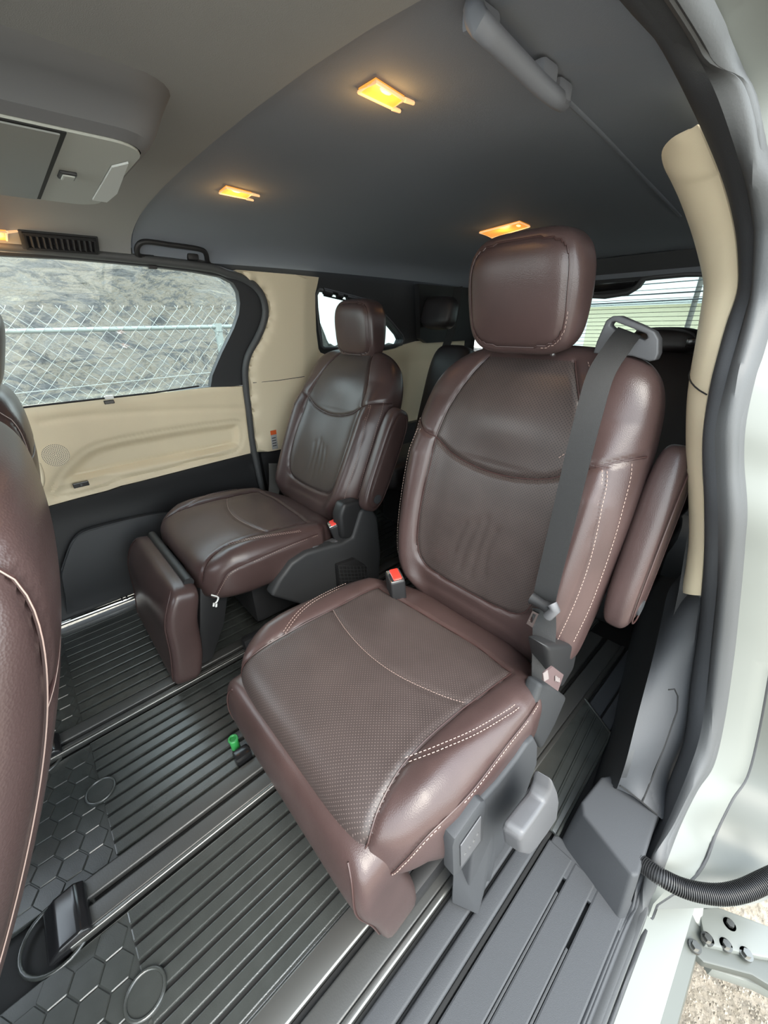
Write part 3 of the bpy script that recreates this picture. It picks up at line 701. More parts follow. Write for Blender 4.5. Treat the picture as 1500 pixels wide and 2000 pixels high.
def lb(name, u0, v0, u1, v1, y, m, th=.02):
    pts = [PY(u0, v0, y), PY(u1, v0, y), PY(u1, v1, y), PY(u0, v1, y)]; mb = MB(); mb.add(*bev(prism3(pts, (0, th, 0)), .003)); return auto(mb.build(name, m, LT), 40)
lb('latch_body', 1462, 725, 1560, 762, .86, 'blk'); lb('latch_slot', 1480, 768, 1560, 788, .85, 'blk_gloss'); lb('latch_bezel', 1470, 680, 1560, 704, .86, 'trim_g'); lb('door_edge_bracket', 1455, 705, 1560, 724, .87, 'silver')
lb('latch_rod', 1465, 764, 1560, 767, .85, 'steel')
mb = MB(); mb.add(*ring(PY(1472, 736, .85), .010, .0025, 18, 6, ((1, 0, 0), (0, 0, 1)))); mb.add(*disc(PY(1472, 736, .852), .005, .004, 12, (0, -1, 0))); auto(mb.build('latch_bolt', 'steel', LT), 40)
mb = MB()
for k in range(7): mb.add(*rbox(PY(1452+random.random()*16, 805+random.random()*25, .83), (.012, .012, .014), .003, 1, Matrix.Rotation(random.random()*3, 3, 'Y')))
mb.build('latch_grommet', 'blk', LT)
OD = thing('open_sliding_door', (.1, 1.2, -.1), 'edge of the open silver sliding door beyond the jamb', 'door')
pts = [PY(u, v, .99) for u, v in [(1449, 845), (1600, 830), (1600, 1640), (1478, 1640), (1455, 1500), (1449, 1150)]]
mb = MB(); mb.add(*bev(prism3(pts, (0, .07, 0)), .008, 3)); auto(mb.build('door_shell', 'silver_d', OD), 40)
mb = MB(); mb.add(*tube(smooth_path([PY(1456, 1050, .985), PY(1457, 1200, .985), PY(1459, 1350, .985), PY(1462, 1500, .985)], 20), .003, 6)); mb.build('door_seam', 'trim', OD)
pts = [PY(u, v, .90) for u, v in [(1487, 1490), (1600, 1470), (1600, 1740), (1500, 1700), (1478, 1670)]]
mb = MB(); mb.add(*bev(prism3(pts, (0, .05, 0)), .015, 4)); auto(mb.build('door_bumper', 'blk', OD), 50)
# ================================================================== FLOOR MATS AND RAILS
def share(name, me, loc, parent, mat_o):
    o = bpy.data.objects.new(name, me); COL.objects.link(o); o.parent = parent
    o.location = np.asarray(loc, float)-WLOC[parent.name]; return o
def unit_mesh(name, VF, m):
    me = bpy.data.meshes.new(name); me.from_pydata([tuple(map(float, p)) for p in VF[0]], [], [list(f) for f in VF[1]]); me.materials.append(M[m])
    bm = bmesh.new(); bm.from_mesh(me); bmesh.ops.recalc_face_normals(bm, faces=bm.faces[:]); bm.to_mesh(me); bm.free(); return me
def hexpts(R, sx=1.0): return [(R*math.cos(rad(60*k+30)), sx*R*math.sin(rad(60*k+30)), 0) for k in range(6)]
HEX = unit_mesh('hex_tile', bev(prism3(hexpts(.0268), (0, 0, .0048)), .0016, 1), 'rubber')
def mat_thing(label, x0, x1, y0, yr, y1, pitch, ringx=None, skip=()):
    T = thing('floor_mat', ((x0+x1)/2, (y0+y1)/2, 0), label, 'floor mat', 'rubber floor mats')
    mb = MB(); mb.add(*rbox(((x0+x1)/2, (y0+y1)/2, -.003), (x1-x0, y1-y0, .010), .002)); mb.build('mat_base', 'rubber', T)
    nrb = int(round((x1-x0)/pitch)); pitch = (x1-x0)/nrb
    me = unit_mesh('rib', rbox((0, 0, 0), (pitch-.0075, y1-yr, .008), .0025, 2), 'rubber')
    mg = unit_mesh('rib_groove', rbox((0, 0, 0), (.0075, y1-yr, .001), 0), 'rub_dk')
    for k in range(nrb):
        share('rib', me, (x0+(k+.5)*pitch, (yr+y1)/2, .005), T, None)
        if k: share('rib_groove', mg, (x0+k*pitch, (yr+y1)/2, .0025), T, None)
    # hexagon field in front of the ribs
    dx, dy = .0475, .0410; j = 0; yy = yr-.030
    while yy > y0+.02:
        xx = x0+.026+(dx/2 if j % 2 else 0)
        while xx < x1-.02: share('hex_tile', HEX, (xx, yy, -.0005), T, None); xx += dx
        yy -= dy; j += 1
    if ringx:
        mb = MB(); mb.add(*disc((ringx, yr-.0, .006), .031, .005, 28)); DK = mb.build('drain_plug', 'rubber', T)
        mb = MB(); mb.add(*ring((ringx, yr, .011), .029, .0032, 30, 8)); auto(mb.build('plug_ring', 'rubber', DK), 60)
    return T
mat_thing('black rubber mat between the two inner seat rails', -1.035, -.70, -.46, -.145, 1.9, .0335, -.873)
mat_thing('black ribbed rubber mat under the near seat', -.592, -.312, -.46, -.150, 1.9, .0310, -.452)
mat_thing('dark ribbed rubber mat along the far door', -1.60, -1.12, -.46, -.15, 1.9, .040)
def rail(label, strips, cap=None, y0=-.25):
    xs = [s[0] for s in strips]+[s[1] for s in strips]; x0, x1 = min(xs), max(xs)
    T = thing('seat_rail', ((x0+x1)/2, .7, 0), label, 'seat rail', 'seat rails in the floor')
    for a, b, z, m, nm in strips:
        mb = MB(); mb.add(*rbox(((a+b)/2, (y0+1.22)/2, z/2), (b-a, 1.22-y0, z), min(.005, (b-a)*.3, z*.45), 3)); auto(mb.build(nm, m, T), 50)
    if cap:
        a, b, z0, z1 = cap
        pr = [(a, y0-.032, 0), (a, y0-.032, z0*.45), (a, y0-.012, z0), (a, y0+.022, z1), (a, y0+.036, z1-.010), (a, y0+.036, 0)]
        mb = MB(); mb.add(*bev(prism3(pr, (b-a, 0, 0)), .006, 3)); CP = mb.build('end_cap', 'blk_gloss', T); auto(CP, 40)
        mb = MB(); mb.add(*ring(((a+b)/2, y0-.015, .002), .056, .004, 30, 8, sx=1.0)); auto(mb.build('cap_surround', 'rubber', CP), 60)
    return T
rail('inner floor rail of the near seat with black end cap', [(-.695, -.656, .016, 'rail', 'rail_strip'), (-.656, -.643, .003, 'rub_dk', 'rail_slot'), (-.643, -.606, .016, 'rail', 'rail_strip'), (-.606, -.597, .017, 'rail_hi', 'rail_edge')], (-.692, -.598, .030, .036), -.235)
rail('inner floor rail of the far seat with black end cap', [(-1.115, -1.078, .016, 'rail', 'rail_strip'), (-1.078, -1.066, .003, 'rub_dk', 'rail_slot'), (-1.066, -1.050, .016, 'rail', 'rail_strip'), (-1.050, -1.042, .017, 'rail_hi', 'rail_edge')], (-1.112, -1.045, .030, .036), -.235)
rail('outer floor rail of the near seat beside the sill', [(-.310, -.264, .012, 'rail_hi', 'rail_strip'), (-.264, -.253, .003, 'rub_dk', 'rail_slot'), (-.253, -.209, .014, 'rail', 'rail_strip'), (-.209, -.197, .017, 'rail_hi', 'rail_edge'), (-.197, -.190, .003, 'rub_dk', 'rail_slot'), (-.190, -.152, .012, 'trim_g', 'rail_strip'), (-.152, -.147, .004, 'rub_dk', 'rail_slot'), (-.147, -.118, .013, 'trim_g', 'rail_strip'), (-.118, -.110, .004, 'rub_dk', 'rail_slot')], None, -1.1)
# raised mat behind, between rail and side trim
T = thing('floor_mat', (-.15, .75, 0), 'ribbed rubber mat strip beside the side trim behind the near seat', 'floor mat', 'rubber floor mats')
pts = [PZ(1143, 1366, .016), PZ(1192, 1433, .016), PZ(1185, 1450, .016), PZ(1088, 1632, .016), PZ(1050, 1590, .016), PZ(1046, 1487, .016)]
mb = MB(); mb.add(*bev(prism3(pts, (0, 0, -.008)), .002)); auto(mb.build('mat_base', 'rubber', T), 40)
mb = MB(); mb.add(*tube([p+[0, 0, .001] for p in pts[:4]], .0035, 8)); auto(mb.build('mat_border', 'rubber', T), 60)
for (a, b) in (((1165, 1395), (1062, 1612)), ((1150, 1385), (1050, 1585)), ((1178, 1418), (1075, 1622))):
    mb = MB(); mb.add(*tube([PZ(*a, .017), PZ(*b, .017)], .0028, 6)); auto(mb.build('mat_rib', 'rubber', T), 60)

# ================================================================== CEILING FITTINGS
def dome_light(label, c, prongs=True, k=.0):
    """c: lens corners a,b (closed end) c,d (prong end), p,q prong tips, on the ceiling"""
    a, b, d, e = [PC(*q, -.001) for q in c[:4]]
    ctr = (a+b+d+e)/4; T = thing('dome_light', ctr, label, 'dome light', 'amber dome lights')
    mb = MB(); mb.add(*prism3([a, b, d, e], (0, 0, -.004))); mb.build('lens', 'amber', T)
    rim = [a, b, d, e]; mb = MB(); dn = np.array([0, 0, -.004])
    mb.add(*tube([p+dn for p in rim], .0022, 6, closed=True)); auto(mb.build('lens_rim', 'amber_rim', T), 60)
    if prongs:
        p, q = PC(*c[4], -.001), PC(*c[5], -.001); mb = MB()
        mb.add(*tube([d+dn, p+dn*.6], [.003, .0024], 6)); mb.add(*tube([e+dn, q+dn*.6], [.003, .0024], 6)); auto(mb.build('clip', 'amber_rim', T), 60)
    hot = b+(e-b)*.35 if False else (a*.62+e*.38); hot = hot+dn+(ctr-hot)*.25
    mb = MB(); s, u = frame((0, 0, 1)); L = pillow(hot, ((a-e)/np.linalg.norm(a-e), np.array([0, 0, -1.]), np.cross((a-e)/np.linalg.norm(a-e), [0, 0, 1.])), .012, .003, .006, .9, 2, 8, 12); mb.add(*L.vf()); auto(mb.build('bulb', 'amber_hot', T), 60)
    ld = bpy.data.lights.new('dome_glow', 'POINT'); lo = bpy.data.objects.new('dome_glow', ld); COL.objects.link(lo); ld.energy = .10; ld.color = (1, .55, .18); ld.shadow_soft_size = .02
    lo.parent = T; lo.location = (0, 0, -.03)
    return T
dome_light('amber dome light overhead between the two second-row seats', [(734, 151), (700, 172), (766, 204), (790, 187), (781, 213), (808, 197)])
dome_light('amber dome light above the far second-row seat', [(441.6, 362), (428, 373), (481, 384), (491, 375), (494, 389), (506, 380.5)])
dome_light('amber dome light just above the near headrest', [(1015, 431), (937, 452), (961, 462), (1035, 440)], False)
c4 = [(-30, 446), (-32, 476), (13, 474), (11, 449), (38, 475), (32, 449)]
dome_light('amber dome light beside the roof vent at the left edge', c4)
# roof vent
s_ = np.array([-.66, 0, -.75]); n_ = np.array([.75, 0, -.66]); yv = np.array([0, 1., 0]); Rm = np.stack([yv, s_, n_], 1)
vc = np.array([-1.5345, .215, 1.2135])+n_*.017; VT = thing('roof_vent', vc, 'black roof air vent beside the amber lamp over the far window', 'vent')
def vbox(o3, size, bv=.002): return rbox(vc+Rm@np.asarray(o3, float), size, bv, 2, Rm)
mb = MB(); mb.add(*vbox((0, 0, -.002), (.172, .050, .006), .006)); auto(mb.build('vent_plate', 'trim', VT), 40)
mb = MB()
for q, sz in (((0, .019, .003), (.160, .007, .008)), ((0, -.019, .003), (.160, .007, .008)), ((.0765, 0, .003), (.008, .044, .008)), ((-.0765, 0, .003), (.008, .044, .008))): mb.add(*vbox(q, sz))
auto(mb.build('vent_frame', 'blk', VT), 40)
mb = MB(); mb.add(*vbox((0, 0, .001), (.146, .032, .002), 0)); mb.build('vent_cavity', 'blk_gloss', VT)
me = unit_mesh('vent_fin', rbox((0, 0, 0), (.003, .030, .008), .0008, 1, Rm@np.array([[.86, 0, .5], [0, 1, 0], [-.5, 0, .86]])), 'trim')
for k in range(11): share('vent_fin', me, vc+Rm@np.array([-.064+k*.0128, 0, .004]), VT, None)
# grab handles
def handle(label, path, m, r, ends):
    P = [np.asarray(p) for p in path]; T = thing('grab_handle', sum(P)/len(P), label, 'grab handle', 'roof grab handles')
    mb = MB(); mb.add(*tube(smooth_path(P, 40), r, 10)); auto(mb.build('grip', m, T), 60)
    for p in ends:
        mb = MB(); mb.add(*rbox(p, (.022, .034, .018), .005)); auto(mb.build('mount', m, T), 50)
    return T
hp_ = lambda u, v, o: PW(u, v, o)
GH = handle('black folded grab handle on the far roof rail', [hp_(300, 503, .010), hp_(272, 500, .016), hp_(268, 484, .020), hp_(282, 472, .022), hp_(330, 478, .024), hp_(390, 487, .022), hp_(402, 496, .018), hp_(405, 510, .012), hp_(408, 514, .006)], 'blk', .0075, [hp_(376, 502, .010)])
mb = MB(); pts = [hp_(u, v, .006) for u, v in ((268, 478), (285, 468), (395, 484), (412, 498), (410, 515), (375, 512), (300, 506), (268, 500))]; mb.add(*prism3(pts, (.004, 0, .003))); mb.build('recess_plate', 'trim', GH)
GN = handle('grey folded grab handle on the near headliner', [PC(925, 18, -.004), PC(932, 40, -.022), PC(955, 65, -.026), PC(1010, 120, -.026), PC(1055, 165, -.026), PC(1085, 190, -.022), PC(1100, 200, -.004)], 'handle', .010, [PC(940, 45, -.012), PC(1060, 145, -.012), PC(1090, 180, -.012)])
# ceiling console
def rr(x0, x1, y0, y1, r, z, n=6):
    pts = []
    for cx, cy, a0 in ((x1-r, y1-r, 0), (x0+r, y1-r, 90), (x0+r, y0+r, 180), (x1-r, y0+r, 270)):
        for k in range(n+1):
            t = rad(a0+90*k/n); pts.append((cx+r*math.cos(t), cy+r*math.sin(t), z))
    return pts
CC = thing('ceiling_console', (-.85, 0, 1.2), 'grey ceiling console with flip-down screen at the upper left', 'console')
ls = [rr(-1.06, -.685, -.7, .285, .06, 1.283), rr(-1.06, -.69, -.7, .275, .06, 1.268), rr(-1.058, -.68, -.7, .262, .06, 1.25), rr(-1.054, -.668, -.7, .245, .055, 1.225), rr(-1.048, -.665, -.7, .232, .05, 1.210), rr(-1.035, -.680, -.7, .220, .04, 1.2025)]
L = Loft(ls); V, F = L.vf(); auto(link('console_body', V, F[:-1], 'console', CC), 50)
V, F = prism3(rr(-1.035, -.682, -.7, .219, .04, 1.2035), (0, 0, -.0035)); auto(link('console_panel', V, F, 'panel_g', CC), 40)
mb = MB(); mb.add(*rbox((-.855, -.20, 1.1995), (.345, .67, .002), .001)); mb.build('screen_joint', 'rub_dk', CC)
mb = MB(); mb.add(*rbox((-.855, -.205, 1.1985), (.335, .668, .004), .002)); o = mb.build('flip_down_screen', 'screen', CC); auto(o, 40)
p = PZ(131, 342, 1.199); mb = MB(); mb.add(*rbox(p, (.034, .021, .006), .003)); o = mb.build('release_button', 'blk', CC); mb = MB(); mb.add(*rbox(p+[0, 0, -.003], (.026, .015, .004), .003)); mb.build('button_cap', 'panel_g', o)
pts = [PZ(u, v, 1.1995) for u, v in ((180, 388), (218, 323), (250, 315), (228, 375), (208, 392))]; mb = MB(); mb.add(*prism3(pts, (0, 0, -.0025))); mb.build('lamp_cover', 'panel_lt', CC)
# ================================================================== SEATS
def curve(tab, x): a = np.array(tab); return float(np.interp(x, a[:, 0], a[:, 1]))
def captain_seat(ox, oy, sg, recline, leg, label, names):
    T = thing('captain_seat', (ox, oy+.4, 0), label, 'seat', 'second-row captain seats')
    w3 = lambda lx, ly, lz: np.array([ox+sg*lx, oy+ly, lz])
    r = rad(recline)
    U = np.array([0, math.sin(r), math.cos(r)]); N = np.array([0, -math.cos(r), math.sin(r)]); X = np.array([sg, 0., 0.])
    H = w3(0, .685, .355)
    # ---------------- backrest
    Wt = [(-.055, .13), (-.03, .165), (0, .195), (.02, .215), (.06, .242), (.15, .258), (.30, .264), (.40, .259), (.48, .244), (.53, .220), (.565, .188), (.59, .145), (.605, .09), (.608, .05)]
    Wo = [(-.055, .15), (-.03, .232), (0, .245), (.02, .249), (.06, .252), (.15, .258), (.30, .264), (.40, .262), (.48, .256), (.53, .246), (.565, .228), (.59, .195), (.605, .13), (.608, .07)]
    Dt = [(-.055, .012), (-.04, .035), (0, .055), (.02, .058), (.06, .064), (.2, .070), (.4, .066), (.52, .056), (.57, .048), (.595, .036), (.606, .018), (.608, .008)]
    Tw = smooth_path([(a, b, 0) for a, b in Wt], 90); To = smooth_path([(a, b, 0) for a, b in Wo], 90); Td = smooth_path([(a, b, 0) for a, b in Dt], 90)
    ts = np.r_[np.linspace(-.055, .02, 12)[:-1], np.linspace(.02, .56, 108), np.linspace(.56, .608, 18)[1:]]
    NC = 230; rows = []; pl = []
    for t in ts:
        wi, wo, d = np.interp(t, Tw[:, 0], Tw[:, 1]), np.interp(t, To[:, 0], To[:, 1]), np.interp(t, Td[:, 0], Td[:, 1])
        lo = superloop(1, d/.25, .52, NC); row = []; prm = []
        for a, b in lo:
            lx = a*(wo if a > 0 else wi); nn = b*.25
            if b > 0:
                q = abs(lx)/(wo if lx > 0 else wi); fade = min(1, max(0, (t+.04)/.06))*max(.12, min(1, (.50-t)/.16))
                nn += .034*fade*math.exp(-((q-.80)/.155)**2)
                nn -= .008*math.exp(-(lx/.12)**2)*fade
                if t > .36: nn += .010*math.exp(-((t-.45)/.06)**2)*math.exp(-(lx/.13)**2)
                nn -= .020*max(0, (t-.50)/.1)**2
            row.append(H+X*lx+U*t+N*nn); prm.append((lx, t, b))
        rows.append(row); pl.append(prm)
    L = Loft(rows); prm = np.array(pl)
    def fpt(lx, t):   # front surface point
        i = int(np.clip(np.searchsorted(ts, t)-1, 0, len(ts)-2)); fr_ = (t-ts[i])/(ts[i+1]-ts[i]); o_ = []
        for ii in (i, i+1):
            k = np.where(prm[ii, :, 2] > .05)[0]; k = k[np.argsort(prm[ii, k, 0])]; o_.append(np.array([np.interp(lx, prm[ii, k, 0], L.G[ii, k, c]) for c in range(3)]))
        return o_[0]*(1-fr_)+o_[1]*fr_
    topc = [(-.168, .385), (-.12, .357), (-.06, .342), (0, .337), (.06, .342), (.12, .357), (.168, .385)]
    uc = [(-.168, .385), (-.167, .32), (-.170, .21), (-.160, .11), (-.135, .065), (-.08, .052), (0, .048), (.08, .052), (.135, .065), (.160, .11), (.170, .21), (.167, .32), (.168, .385)]
    yl = [(-.168, .385), (-.155, .45), (-.130, .51), (-.095, .575)]; yr_ = [(a*-1, b) for a, b in yl]
    shl = [(-.168, .385), (-.20, .395), (-.255, .425)]; shr = [(.168, .385), (.20, .400), (.258, .430)]
    s2 = lambda P, n=60: smooth_path([(a, b, 0) for a, b in P], n)[:, :2]
    cp = lambda P, n=60: np.array([fpt(a, b) for a, b in s2(P, n)])
    lines = [cp(topc), cp(uc, 160), cp(yl), cp(yr_), cp(shl, 30), cp(shr, 30)]
    bo = [cp([(sx*.222, .05), (sx*.232, .15), (sx*.234, .25), (sx*.225, .36), (sx*.215, .40)], 80) for sx in (-1, 1)]
    bo2 = [cp([(sx*.247, .06), (sx*.2545, .15), (sx*.257, .28), (sx*.252, .38), (sx*.245, .42)], 80) for sx in (-1, 1)]
    L.groove(lines, .0060, .0042); L.groove(bo, .0028, .0030)
    wr = [cp([(-.03, .10), (-.025, .16), (-.01, .22)], 30), cp([(.0, .09), (.005, .16), (.012, .235)], 30), cp([(.035, .11), (.03, .17), (.04, .22)], 30), cp([(-.055, .13), (-.05, .17), (-.04, .21)], 30)]
    L.groove(wr, .0014, .0080)
    ip = s2(topc, 40).tolist()+s2(uc, 120).tolist()[::-1]; yp = s2(yl, 30).tolist()+s2(yr_, 30).tolist()[::-1]+s2(topc, 40).tolist()[::-1]
    reg = np.zeros((L.nr-1, L.nc), int)
    cen = (prm[:-1]+prm[1:]+np.roll(prm, -1, 1)[:-1]+np.roll(prm, -1, 1)[1:])/4
    for i in range(L.nr-1):
        for k in range(L.nc):
            if cen[i, k, 2] > .02 and abs(cen[i, k, 0]) < .2:
                p = (cen[i, k, 0], cen[i, k, 1])
                if inpoly(p, ip): reg[i, k] = 1
                elif inpoly(p, yp): reg[i, k] = 2
    uv = np.stack([prm[:, :, 0], prm[:, :, 1]], 2).reshape(-1, 2); sp = L.split(reg)
    BR = None
    for rid, nm, m in ((0, 'backrest', 'leather'), (1, 'back_insert', 'perf_back'), (2, 'back_yoke', 'perf_back')):
        V, F, used = sp[rid]
        if rid == 0:
            V = np.vstack([V]); nc = L.nc; mp = {q: j for j, q in enumerate(used)}
            F = F+[[mp[k] for k in range(nc)][::-1], [mp[(L.nr-1)*nc+k] for k in range(nc)]]
            BR = link(nm, V, F, m, T, True, uv[used])
        else: link(nm, V, F, m, BR, True, uv[used])
    nl = N*.0012
    pm = MB()
    for ln in lines: pm.add(*tube(ln-N*.0042, .0016, 5))
    auto(pm.build('seam_piping', 'piping', BR), 60)
    sm = MB()
    for sd, (b1, b2) in zip((-1, 1), zip(bo, bo2)):
        for ln, dx in ((b1, -.004), (b1, .004), (b2, 0)):
            q = dashes(ln+nl*(.5 if dx else 1.2)+X*dx); sm.add(q.v, q.f)
    if sg > 0:
        q = dashes(cp([(.130, .40), (.155, .43), (.170, .47), (.160, .52), (.120, .575)], 60)+nl*1.4); sm.add(q.v, q.f)
    o = sm.build('stitching', 'thread', BR); tag(o, 'pale contrast stitching', kind='stuff')
    # ---------------- headrest
    hd = 1.0; rt = rad(recline*.55-10)
    hU = np.array([0, math.sin(rt), math.cos(rt)]); hN = np.array([0, -math.cos(rt), math.sin(rt)])
    hc = H+U*.672+N*names.get('hn', .052)+hU*names.get('hr', 0)
    tp = lambda t: (1.0-.10*max(0, t)**2-.04*max(0, -t), 1.0+.15*t)
    HL = pillow(hc, (X, hN, hU), names.get('hw', .112), .050, .100, .50, 4.2, 46, 96, tp, lambda t: .006*t, 3.0)
    def face(k):
        pts = []
        for a in np.linspace(0, 2*math.pi, 90, endpoint=False):
            lx, tt = .096*spow(np.cos(a), .5), .084*spow(np.sin(a), .5)
            i = int(np.argmin(np.abs(((HL.G.mean(1)-hc)@hU)-tt))); g = HL.G[i]; fx = (g-hc)@X; fn = (g-hc)@hN; ok = fn > .01; kk = np.where(ok)[0]; kk = kk[np.argsort(fx[kk])]
            pts.append([np.interp(lx, fx[kk], g[kk, c]) for c in range(3)])
        return np.array(pts+pts[:1])
    fc = face(0); HL.groove([fc], .004, .0035); V, F = HL.vf(); HR = link('headrest', V, F, 'leather', T, True)
    pm = MB(); pm.add(*tube(fc[:-1]-hN*.002, .0014, 5, closed=True)); pm.build('headrest_piping', 'piping', HR)
    q = dashes(np.array([hc+(p-hc)*1.045 for p in fc[72:90]])-hN*.001, r=.0005); q.build('headrest_stitching', 'thread', HR)['kind'] = 'stuff'
    for sx in (-.045, .045):
        pm = MB(); pm.add(*tube([hc+X*sx-hU*.08-hN*.030, hc+X*sx-hU*.14-hN*.060], .006, 10)); auto(pm.build('headrest_post', 'chrome', HR), 60)
        pm = MB(); pm.add(*rbox(hc+X*sx-hU*.116-hN*.052, (.034, .026, .016), .004)); auto(pm.build('post_guide', 'blk', BR), 50)
    # ---------------- cushion
    tilt = rad(4); cT = np.array([0, -math.cos(tilt), math.sin(tilt)]); cN = np.array([0, math.sin(tilt), math.cos(tilt)]); cy0 = .405; hl0 = .257; cc = w3(.0, cy0, .322)
    def ctap(t): return (curve([(-1, .74), (-.85, .80), (-.62, .86), (-.5, .97), (-.3, 1.0), (.5, 1.0), (1, .93)], t), curve([(-1, .8), (-.3, .92), (.4, 1.0), (1, 1.0)], t))
    CL = pillow(cc, (X, cN, cT), .268, .086, hl0, .50, 6.0, 120, 210, ctap, lambda t: -.006*t*t, 3.2, 6.0)
    pr2 = np.stack([(CL.G-cc)@X, (CL.G-cc)@cT, (CL.G-cc)@cN], 2)
    top = pr2[:, :, 2] > 0
    q = np.abs(pr2[:, :, 0])/.268; tt = pr2[:, :, 1]/hl0
    add = .020*np.exp(-((q-.86)/.16)**2)*np.clip((.95-np.abs(tt))/.3, 0, 1)-.006*np.exp(-(pr2[:, :, 0]/.12)**2)
    CL.G = CL.G+(add*top)[:, :, None]*cN
    # outboard valance hangs lower than the pad
    vw = np.clip((pr2[:, :, 0]-.15)/.06, 0, 1)*np.clip(-pr2[:, :, 2]/.05, 0, 1)*np.clip((.36-np.abs(tt-.30))/.25, 0, 1)
    CL.G[:, :, 2] -= .055*vw
    def cpt(lx, ly):
        tv = -(ly-cy0)/math.cos(tilt); tcs = pr2[:, :, 1].mean(1); i = int(np.clip(np.searchsorted(tcs, tv)-1, 0, len(tcs)-2)); fr_ = min(1, max(0, (tv-tcs[i])/(tcs[i+1]-tcs[i]))); o_ = []
        for ii in (i, i+1):
            g = CL.G[ii]; k = np.where(top[ii])[0]; k = k[np.argsort(pr2[ii, k, 0])]; o_.append(np.array([np.interp(lx, pr2[ii, k, 0], g[k, c]) for c in range(3)]))
        return o_[0]*(1-fr_)+o_[1]*fr_
    cq = lambda P, n=60: np.array([cpt(a, b) for a, b in s2(P, n)])
    sideS = [cq([(sx*.203, .160), (sx*.200, .170), (sx*.190, .20), (sx*.180, .26), (sx*.180, .36), (sx*.187, .47), (sx*.190, .53)], 90) for sx in (-1, 1)]
    crs = cq([(-.175, .375), (-.10, .357), (-.02, .350), (.06, .357), (.13, .378), (.178, .400)], 80)
    rear_s = cq([(-.187, .525), (-.10, .537), (0, .547), (.10, .550), (.187, .535)], 60)
    dbl = [cq([(sx*.182, .255), (sx*.205, .30), (sx*.225, .36), (sx*.238, .44), (sx*.240, .47)], 60) for sx in (-1, 1)]
    CL.groove(sideS+[rear_s], .0055, .0045); CL.groove([crs], .004, .005); CL.groove(dbl, .003, .004)
    # outer side seam that runs round the lower front corner
    def sidept(ly, frac, sx):
        tv = -(ly-cy0)/math.cos(tilt); i = int(np.argmin(np.abs(pr2[:, :, 1].mean(1)-tv))); g = CL.G[i]; k = np.where(pr2[i, :, 0]*sx > .1)[0]; k = k[np.argsort(pr2[i, k, 2])]
        z = pr2[i, k, 2].min()+frac*(pr2[i, k, 2].max()-pr2[i, k, 2].min()); return np.array([np.interp(z, pr2[i, k, 2], g[k, c]) for c in range(3)])
    ss = [smooth_path([sidept(.176, .06, sx), sidept(.180, .25, sx), sidept(.195, .50, sx), sidept(.225, .67, sx), sidept(.30, .74, sx), sidept(.40, .78, sx), sidept(.47, .80, sx), sidept(.52, .80, sx)], 90) for sx in (-1, 1)]
    CL.groove(ss, .004, .004)
    ipoly = s2([(-.205, .120), (-.200, .165), (-.190, .20), (-.180, .26), (-.180, .36), (-.187, .47), (-.187, .527)], 60).tolist()+s2([(-.10, .537), (0, .547), (.10, .550), (.187, .535)], 30).tolist()+s2([(.187, .527), (.187, .47), (.180, .36), (.180, .26), (.190, .20), (.200, .165), (.205, .120)], 60).tolist()
    reg = np.zeros((CL.nr-1, CL.nc), int)
    pc = (pr2[:-1]+pr2[1:]+np.roll(pr2, -1, 1)[:-1]+np.roll(pr2, -1, 1)[1:])/4
    for i in range(CL.nr-1):
        for k in range(CL.nc):
            if pc[i, k, 2] > -.03 and abs(pc[i, k, 0]) < .21 and inpoly((pc[i, k, 0], cy0-pc[i, k, 1]*math.cos(tilt)), ipoly): reg[i, k] = 1
    av = np.linalg.norm(np.diff(CL.G, axis=0), axis=2)[:, CL.nc//2]; sv = np.r_[0, np.cumsum(av)]
    uv = np.stack([pr2[:, :, 0], np.repeat(sv[:, None], CL.nc, 1)], 2).reshape(-1, 2)
    sp = CL.split(reg); V, F, used = sp[0]; nc = CL.nc; mp = {q_: j for j, q_ in enumerate(used)}
    if all((CL.nr-1)*nc+k in mp for k in range(nc)): F = F+[[mp[(CL.nr-1)*nc+k] for k in range(nc)]]
    if all(k in mp for k in range(nc)): F = F+[[mp[k] for k in range(nc)][::-1]]
    CU = link('seat_cushion', V, F, 'leather', T, True, uv[used])
    V, F, used = sp[1]; link('cushion_insert', V, F, 'perf_seat' if sg > 0 else 'leather', CU, True, uv[used])
    pm = MB()
    for ln in sideS+[rear_s]: pm.add(*tube(ln-cN*.0035, .0015, 5))
    for ln in ss: pm.add(*tube(ln*1.0, .0012, 5))
    pm.build('cushion_piping', 'piping', CU)
    sm = MB()
    for ln in dbl:
        for dx in (-.004, .004):
            q = dashes(ln+cN*.0008+X*dx); sm.add(q.v, q.f)
    for ln, sx in zip(ss, (-1, 1)):
        q = dashes(ln+X*sx*.0012+np.array([0, .003, -.005])); sm.add(q.v, q.f)
    q = dashes(crs+cN*.0004, .0030, .0022, .0005); sm.add(q.v, q.f)
    tag(sm.build('cushion_stitching', 'thread', CU), 'pale contrast stitching', kind='stuff')
    # ---------------- leg rest
    la = rad(leg); lU = np.array([0, math.sin(la), math.cos(la)]); lN = np.array([0, -math.cos(la), math.sin(la)])
    ltop = w3(0, .172, .355) if leg < 8 else w3(0, .118, .338)
    lc = ltop-lU*(.172 if leg < 8 else .160)
    LL = pillow(lc, (X, lN, lU), .228, .046, .168, .22, 9.0, 60, 130, lambda t: (1.0+.02*t, 1.0), lambda t: .017*math.exp(-((t-.42)/.5)**2), 4.0)
    def corner(sx):
        gm = LL.G[LL.nr//2]; km = int(np.argmax(((gm-lc)@X)*sx/.23+((gm-gm.mean(0))@lN)/.046)); P_ = LL.G[7:-7, km].copy()
        for _ in range(4): P_[1:-1] = (P_[:-2]+2*P_[1:-1]+P_[2:])/4
        return P_+X*sx*.0012+lN*.0012
    e_, e2 = corner(1), corner(-1)
